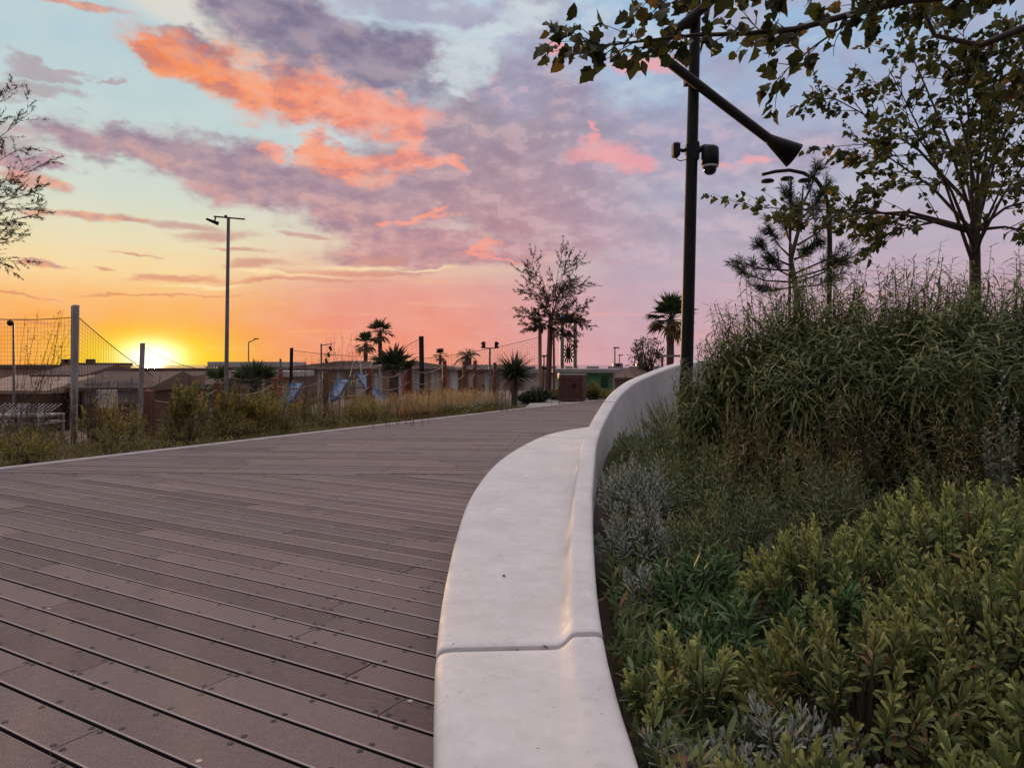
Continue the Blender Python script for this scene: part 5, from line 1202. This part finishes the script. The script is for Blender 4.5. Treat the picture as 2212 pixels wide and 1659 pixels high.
def kiosk():
    root = hut('green_kiosk', 1211, 1326, 31, 2.2, 1.02, 1.2, 'green wooden kiosk with pale flat roof behind the timber bin', 'green_paint', 'roof_pale', z0=-.03, style='flat', over=.3, cat='kiosk', group=None)
    Y = 31; v = MB()
    for k in range(5): v.box(tuple(at(1306, 815 + 5 * k, Y - .04)), (.32, .05, .035))
    v.build('vent', M['dark_gap'], root)
    t = MB()
    for x in (1212, 1325): t.box((at(x, 820, Y).x, Y - .03, .5), (.10, .07, 1.04))
    t.build('corner_trim', M['roof_pale'], root)
kiosk()
hut('white_building', 1120, 1440, 52, 8, .75, 1.05, 'long white flat-roofed building behind the kiosk', 'white_wall', 'roof_pale', z0=-.5, style='flat', over=.3, cat='building', windows=7)
hut('beach_hut', 1322, 1405, 40, 4, .55, 1.08, 'small hut with brown hip roof beside the sweep of the concrete wall', 'tan_wall', 'roof_brown', z0=-.2, style='hip')
def roof_units():
    for i, (px, lab) in enumerate(((1334, 'left of the two boxes on the white building roof'), (1384, 'right of the two boxes on the white building roof'))):
        c = at(px, 793, 54); r_ = thing('roof_unit', c, 'small grey air unit, ' + lab, 'air unit'); m = MB(); m.box((c.x, 54, 1.28), (.7, .5, .42), bev=.03); m.build('casing', M['grey_metal'], r_); g = MB(); g.lathe((c.x, 53.74, 1.28), [(0, .0), (.16, .0), (.17, -.01)], 12, axis=(0, -1, 0)); g.build('fan', M['dark_gap'], r_)
roof_units()

# ------------------------------------------------------------------ play tower, tree stakes, loungers
def play_tower():
    Y = 36; root = thing('play_tower', at(1228, 850, Y), 'tall play tower with banded columns and a coloured roof behind the slender tree', 'play tower')
    for x in (1214, 1242):
        for dy in (0, 1.2):
            b = at(x, 850, Y + dy); b.z = -.3; t = at(x, 695, Y + dy); m = MB(); m.tube([b, t], .10, 10); o = m.build('column', M['grey_metal'], root)
            k = MB()
            for y in (745, 772):
                q = at(x, y, Y + dy); k.tube([q + Vector((0, 0, -.12)), q + Vector((0, 0, .12))], .108, 10)
            k.build('band', M['white_plastic'], o)
    a = at(1190, 694, Y - .2); b = at(1262, 694, Y + 1.4); c = at(1226, 676, Y + .6); m = MB()
    vs = [(a.x, a.y, a.z), (b.x, a.y, a.z), (b.x, b.y, a.z), (a.x, b.y, a.z), (c.x - .3, c.y, c.z), (c.x + .3, c.y, c.z)]
    m.add(vs, [(0, 1, 5, 4), (2, 3, 4, 5), (1, 2, 5), (3, 0, 4), (0, 3, 2, 1)]); m.build('roof', M['orange_paint'], root)
    p = MB(); p.box(tuple(at(1222, 686, Y - .25)), (.5, .06, .35)); p.build('panel', M['blue_plastic'], root)
    h = MB()
    for k in range(14):
        an = k * 2 * math.pi / 14; h.tube([at(1228, 763, Y) + Vector((.0, 0, 0)), at(1228, 763, Y) + Vector((.28 * math.cos(an), .0, .5 * math.sin(an)))], .035, 4)
    h.build('climbing_net', M['dark_metal'], root)
play_tower()
def stake(px0, px1, top, Y, label):
    b = at(px0, 866, Y); b.z = 0; t = at(px1, top, Y); r_ = thing('tree_stake', b, label, 'stake', 'stakes of the slender tree'); m = MB(); m.tube([b, b.lerp(t, .5), t], [.05, .048, .045], 9); m.build('pole', M['brown_timber'], r_)
    w = MB(); w.tube([t + Vector((-.06, -.02, -.08)), t + Vector((.12, -.06, -.12))], .06, 6); w.build('tie', M['dark_metal'], r_)
stake(1179, 1186, 700, 29.6, 'leaning timber stake left of the slender tree trunk'); stake(1197, 1196, 706, 29.8, 'upright timber stake right of the slender tree trunk')
stake(1172, 1174, 790, 29.4, 'short timber stake beside the pale net post')
def support():
    Y = 29.6; r_ = thing('tree_support', at(1450, 800, Y), 'timber frame propping the trunk of the palm behind the wall', 'support'); m = MB(); c = at(1452, 769, Y)
    m.box(tuple(c), (.95, .06, .09)); m.build('rail', M['rope'], r_)
    for x in (1431, 1473): q = at(x, 770, Y); m = MB(); m.box((q.x, Y + .06, q.z / 2), (.08, .08, q.z)); m.build('post', M['brown_timber'], r_)
support()
def loungers():
    lab = ['white lounger stack at the left edge with tilted slatted backs', 'white lounger stack next to the one at the left edge', 'white lounger stack nearest the thick net post']
    for i, px in enumerate((12, 48, 86)):
        Y = 17.5 + .4 * i; c = at(px, 890, Y); r_ = thing('sun_lounger', (c.x, Y, gh(c.x, Y)), lab[i], 'sun lounger', 'white loungers stacked on the sand'); z0 = at(px, 897, Y).z
        f = MB(); f.box((c.x, Y, z0), (.6, 1.1, .05)); f.box((c.x, Y, z0 - .18), (.6, 1.1, .05))
        for x in (-.27, .27):
            for y in (-.5, .5): f.box((c.x + x, Y + y, (z0 + gh(c.x, Y)) / 2 - .0), (.05, .05, z0 - gh(c.x, Y)))
        f.build('frame', M['white_metal'], r_)
        b = MB()
        for k in range(6): b.tube([Vector((c.x - .28 + k * .11, Y - .2, z0 + .02)), Vector((c.x - .16 + k * .11, Y + .25, z0 + .27))], .016, 5)
        b.build('backrest', M['white_metal'], r_)
loungers()
# bushes by the path
BH = [(1163, 852, 27.0, .55, .62, 'rounded dark bush right of the yucca at the path edge'), (1140, 856, 26.6, .4, .45, 'low dark bush below the yucca at the path edge'), (1205, 858, 28.8, .5, .5, 'brownish bush left of the timber bin'), (1302, 855, 29.5, .7, .42, 'bright leafy bush in front of the green kiosk'), (1280, 858, 28.6, .35, .75, 'brown seedy bush close behind the timber bin')]
for i, (px, py, Y, r_, h_, lab) in enumerate(BH):
    p = at(px, py, Y); shrub('path_bush', (p.x, Y, -.02), lab, 'bush', 'bright_leaf' if i == 3 else ('palm_leaf' if i < 2 else 'bed_leaf'), T_FL, r_, r_ * .8, h_, 120, 22, .10, 1.2, 'bushes around the path', seed=700 + i, stemlen=.8, angle=1.2, low=.15, sr=.006)

def slat_fence():
    a = at(196, 862, 22.5); b = at(462, 850, 24.5); root = thing('slat_fence', (a.x, a.y, -1), 'brown fence of horizontal slats in front of the plank-walled huts', 'fence'); d = (b - a); d.z = 0; an = math.atan2(d.y, d.x); L = d.length; m = MB()
    for k in range(5): m.box(((a.x + b.x) / 2, (a.y + b.y) / 2, -.78 + k * .19), (L, .03, .12), an)
    m.build('slat_panel', M['brown_wall'], root)
    for k in range(9):
        p = a.lerp(b, k / 8); q = MB(); q.box((p.x, p.y + .06, -.5), (.09, .08, 1.1), an, bev=.01); q.build('post', M['brown_wall'], root)
    c = at(231, 862, 21.8); r2 = thing('notice_board', (c.x, c.y, -1), 'pale blank square board standing before the slat fence', 'board'); m = MB(); m.box(tuple(c), (.62, .04, .56), bev=.01); m.build('panel', M['white_wall'], r2)
    m = MB()
    for x in (-.25, .25): m.box((c.x + x, c.y + .04, (c.z - 1) / 2 - .1), (.05, .04, c.z + 1 - .2))
    m.build('leg', M['brown_timber'], r2)
slat_fence()
def crumbs():
    random.seed(9)
    for i, (px, py, lab) in enumerate(((1117, 1404, 'dark crumb of dry leaf at the bench joint, the one towards the deck'), (1184, 1404, 'dark crumb of dry leaf at the bench joint, nearer the raised back'), (1086, 1243, 'dark fleck of dry leaf on the seat beyond the bench joint'))):
        p = atz(px, py, .452 if i == 2 else .432); lv = Leaves()
        lv.add(p + Vector((0, 0, .004)), rv(1) * Vector((1, 1, .1)).length + Vector((0, 0, .1)), Vector((0, 0, 1)) + rv(.3), .022, 1.6)
        o = lv.build('dry_leaf', M['dry_stem'], [t_lance(4, .4, -.3, .8)], None, tuple(p)); tag(o, lab, 'dry leaf', 'dry leaf crumbs on the bench')
crumbs()
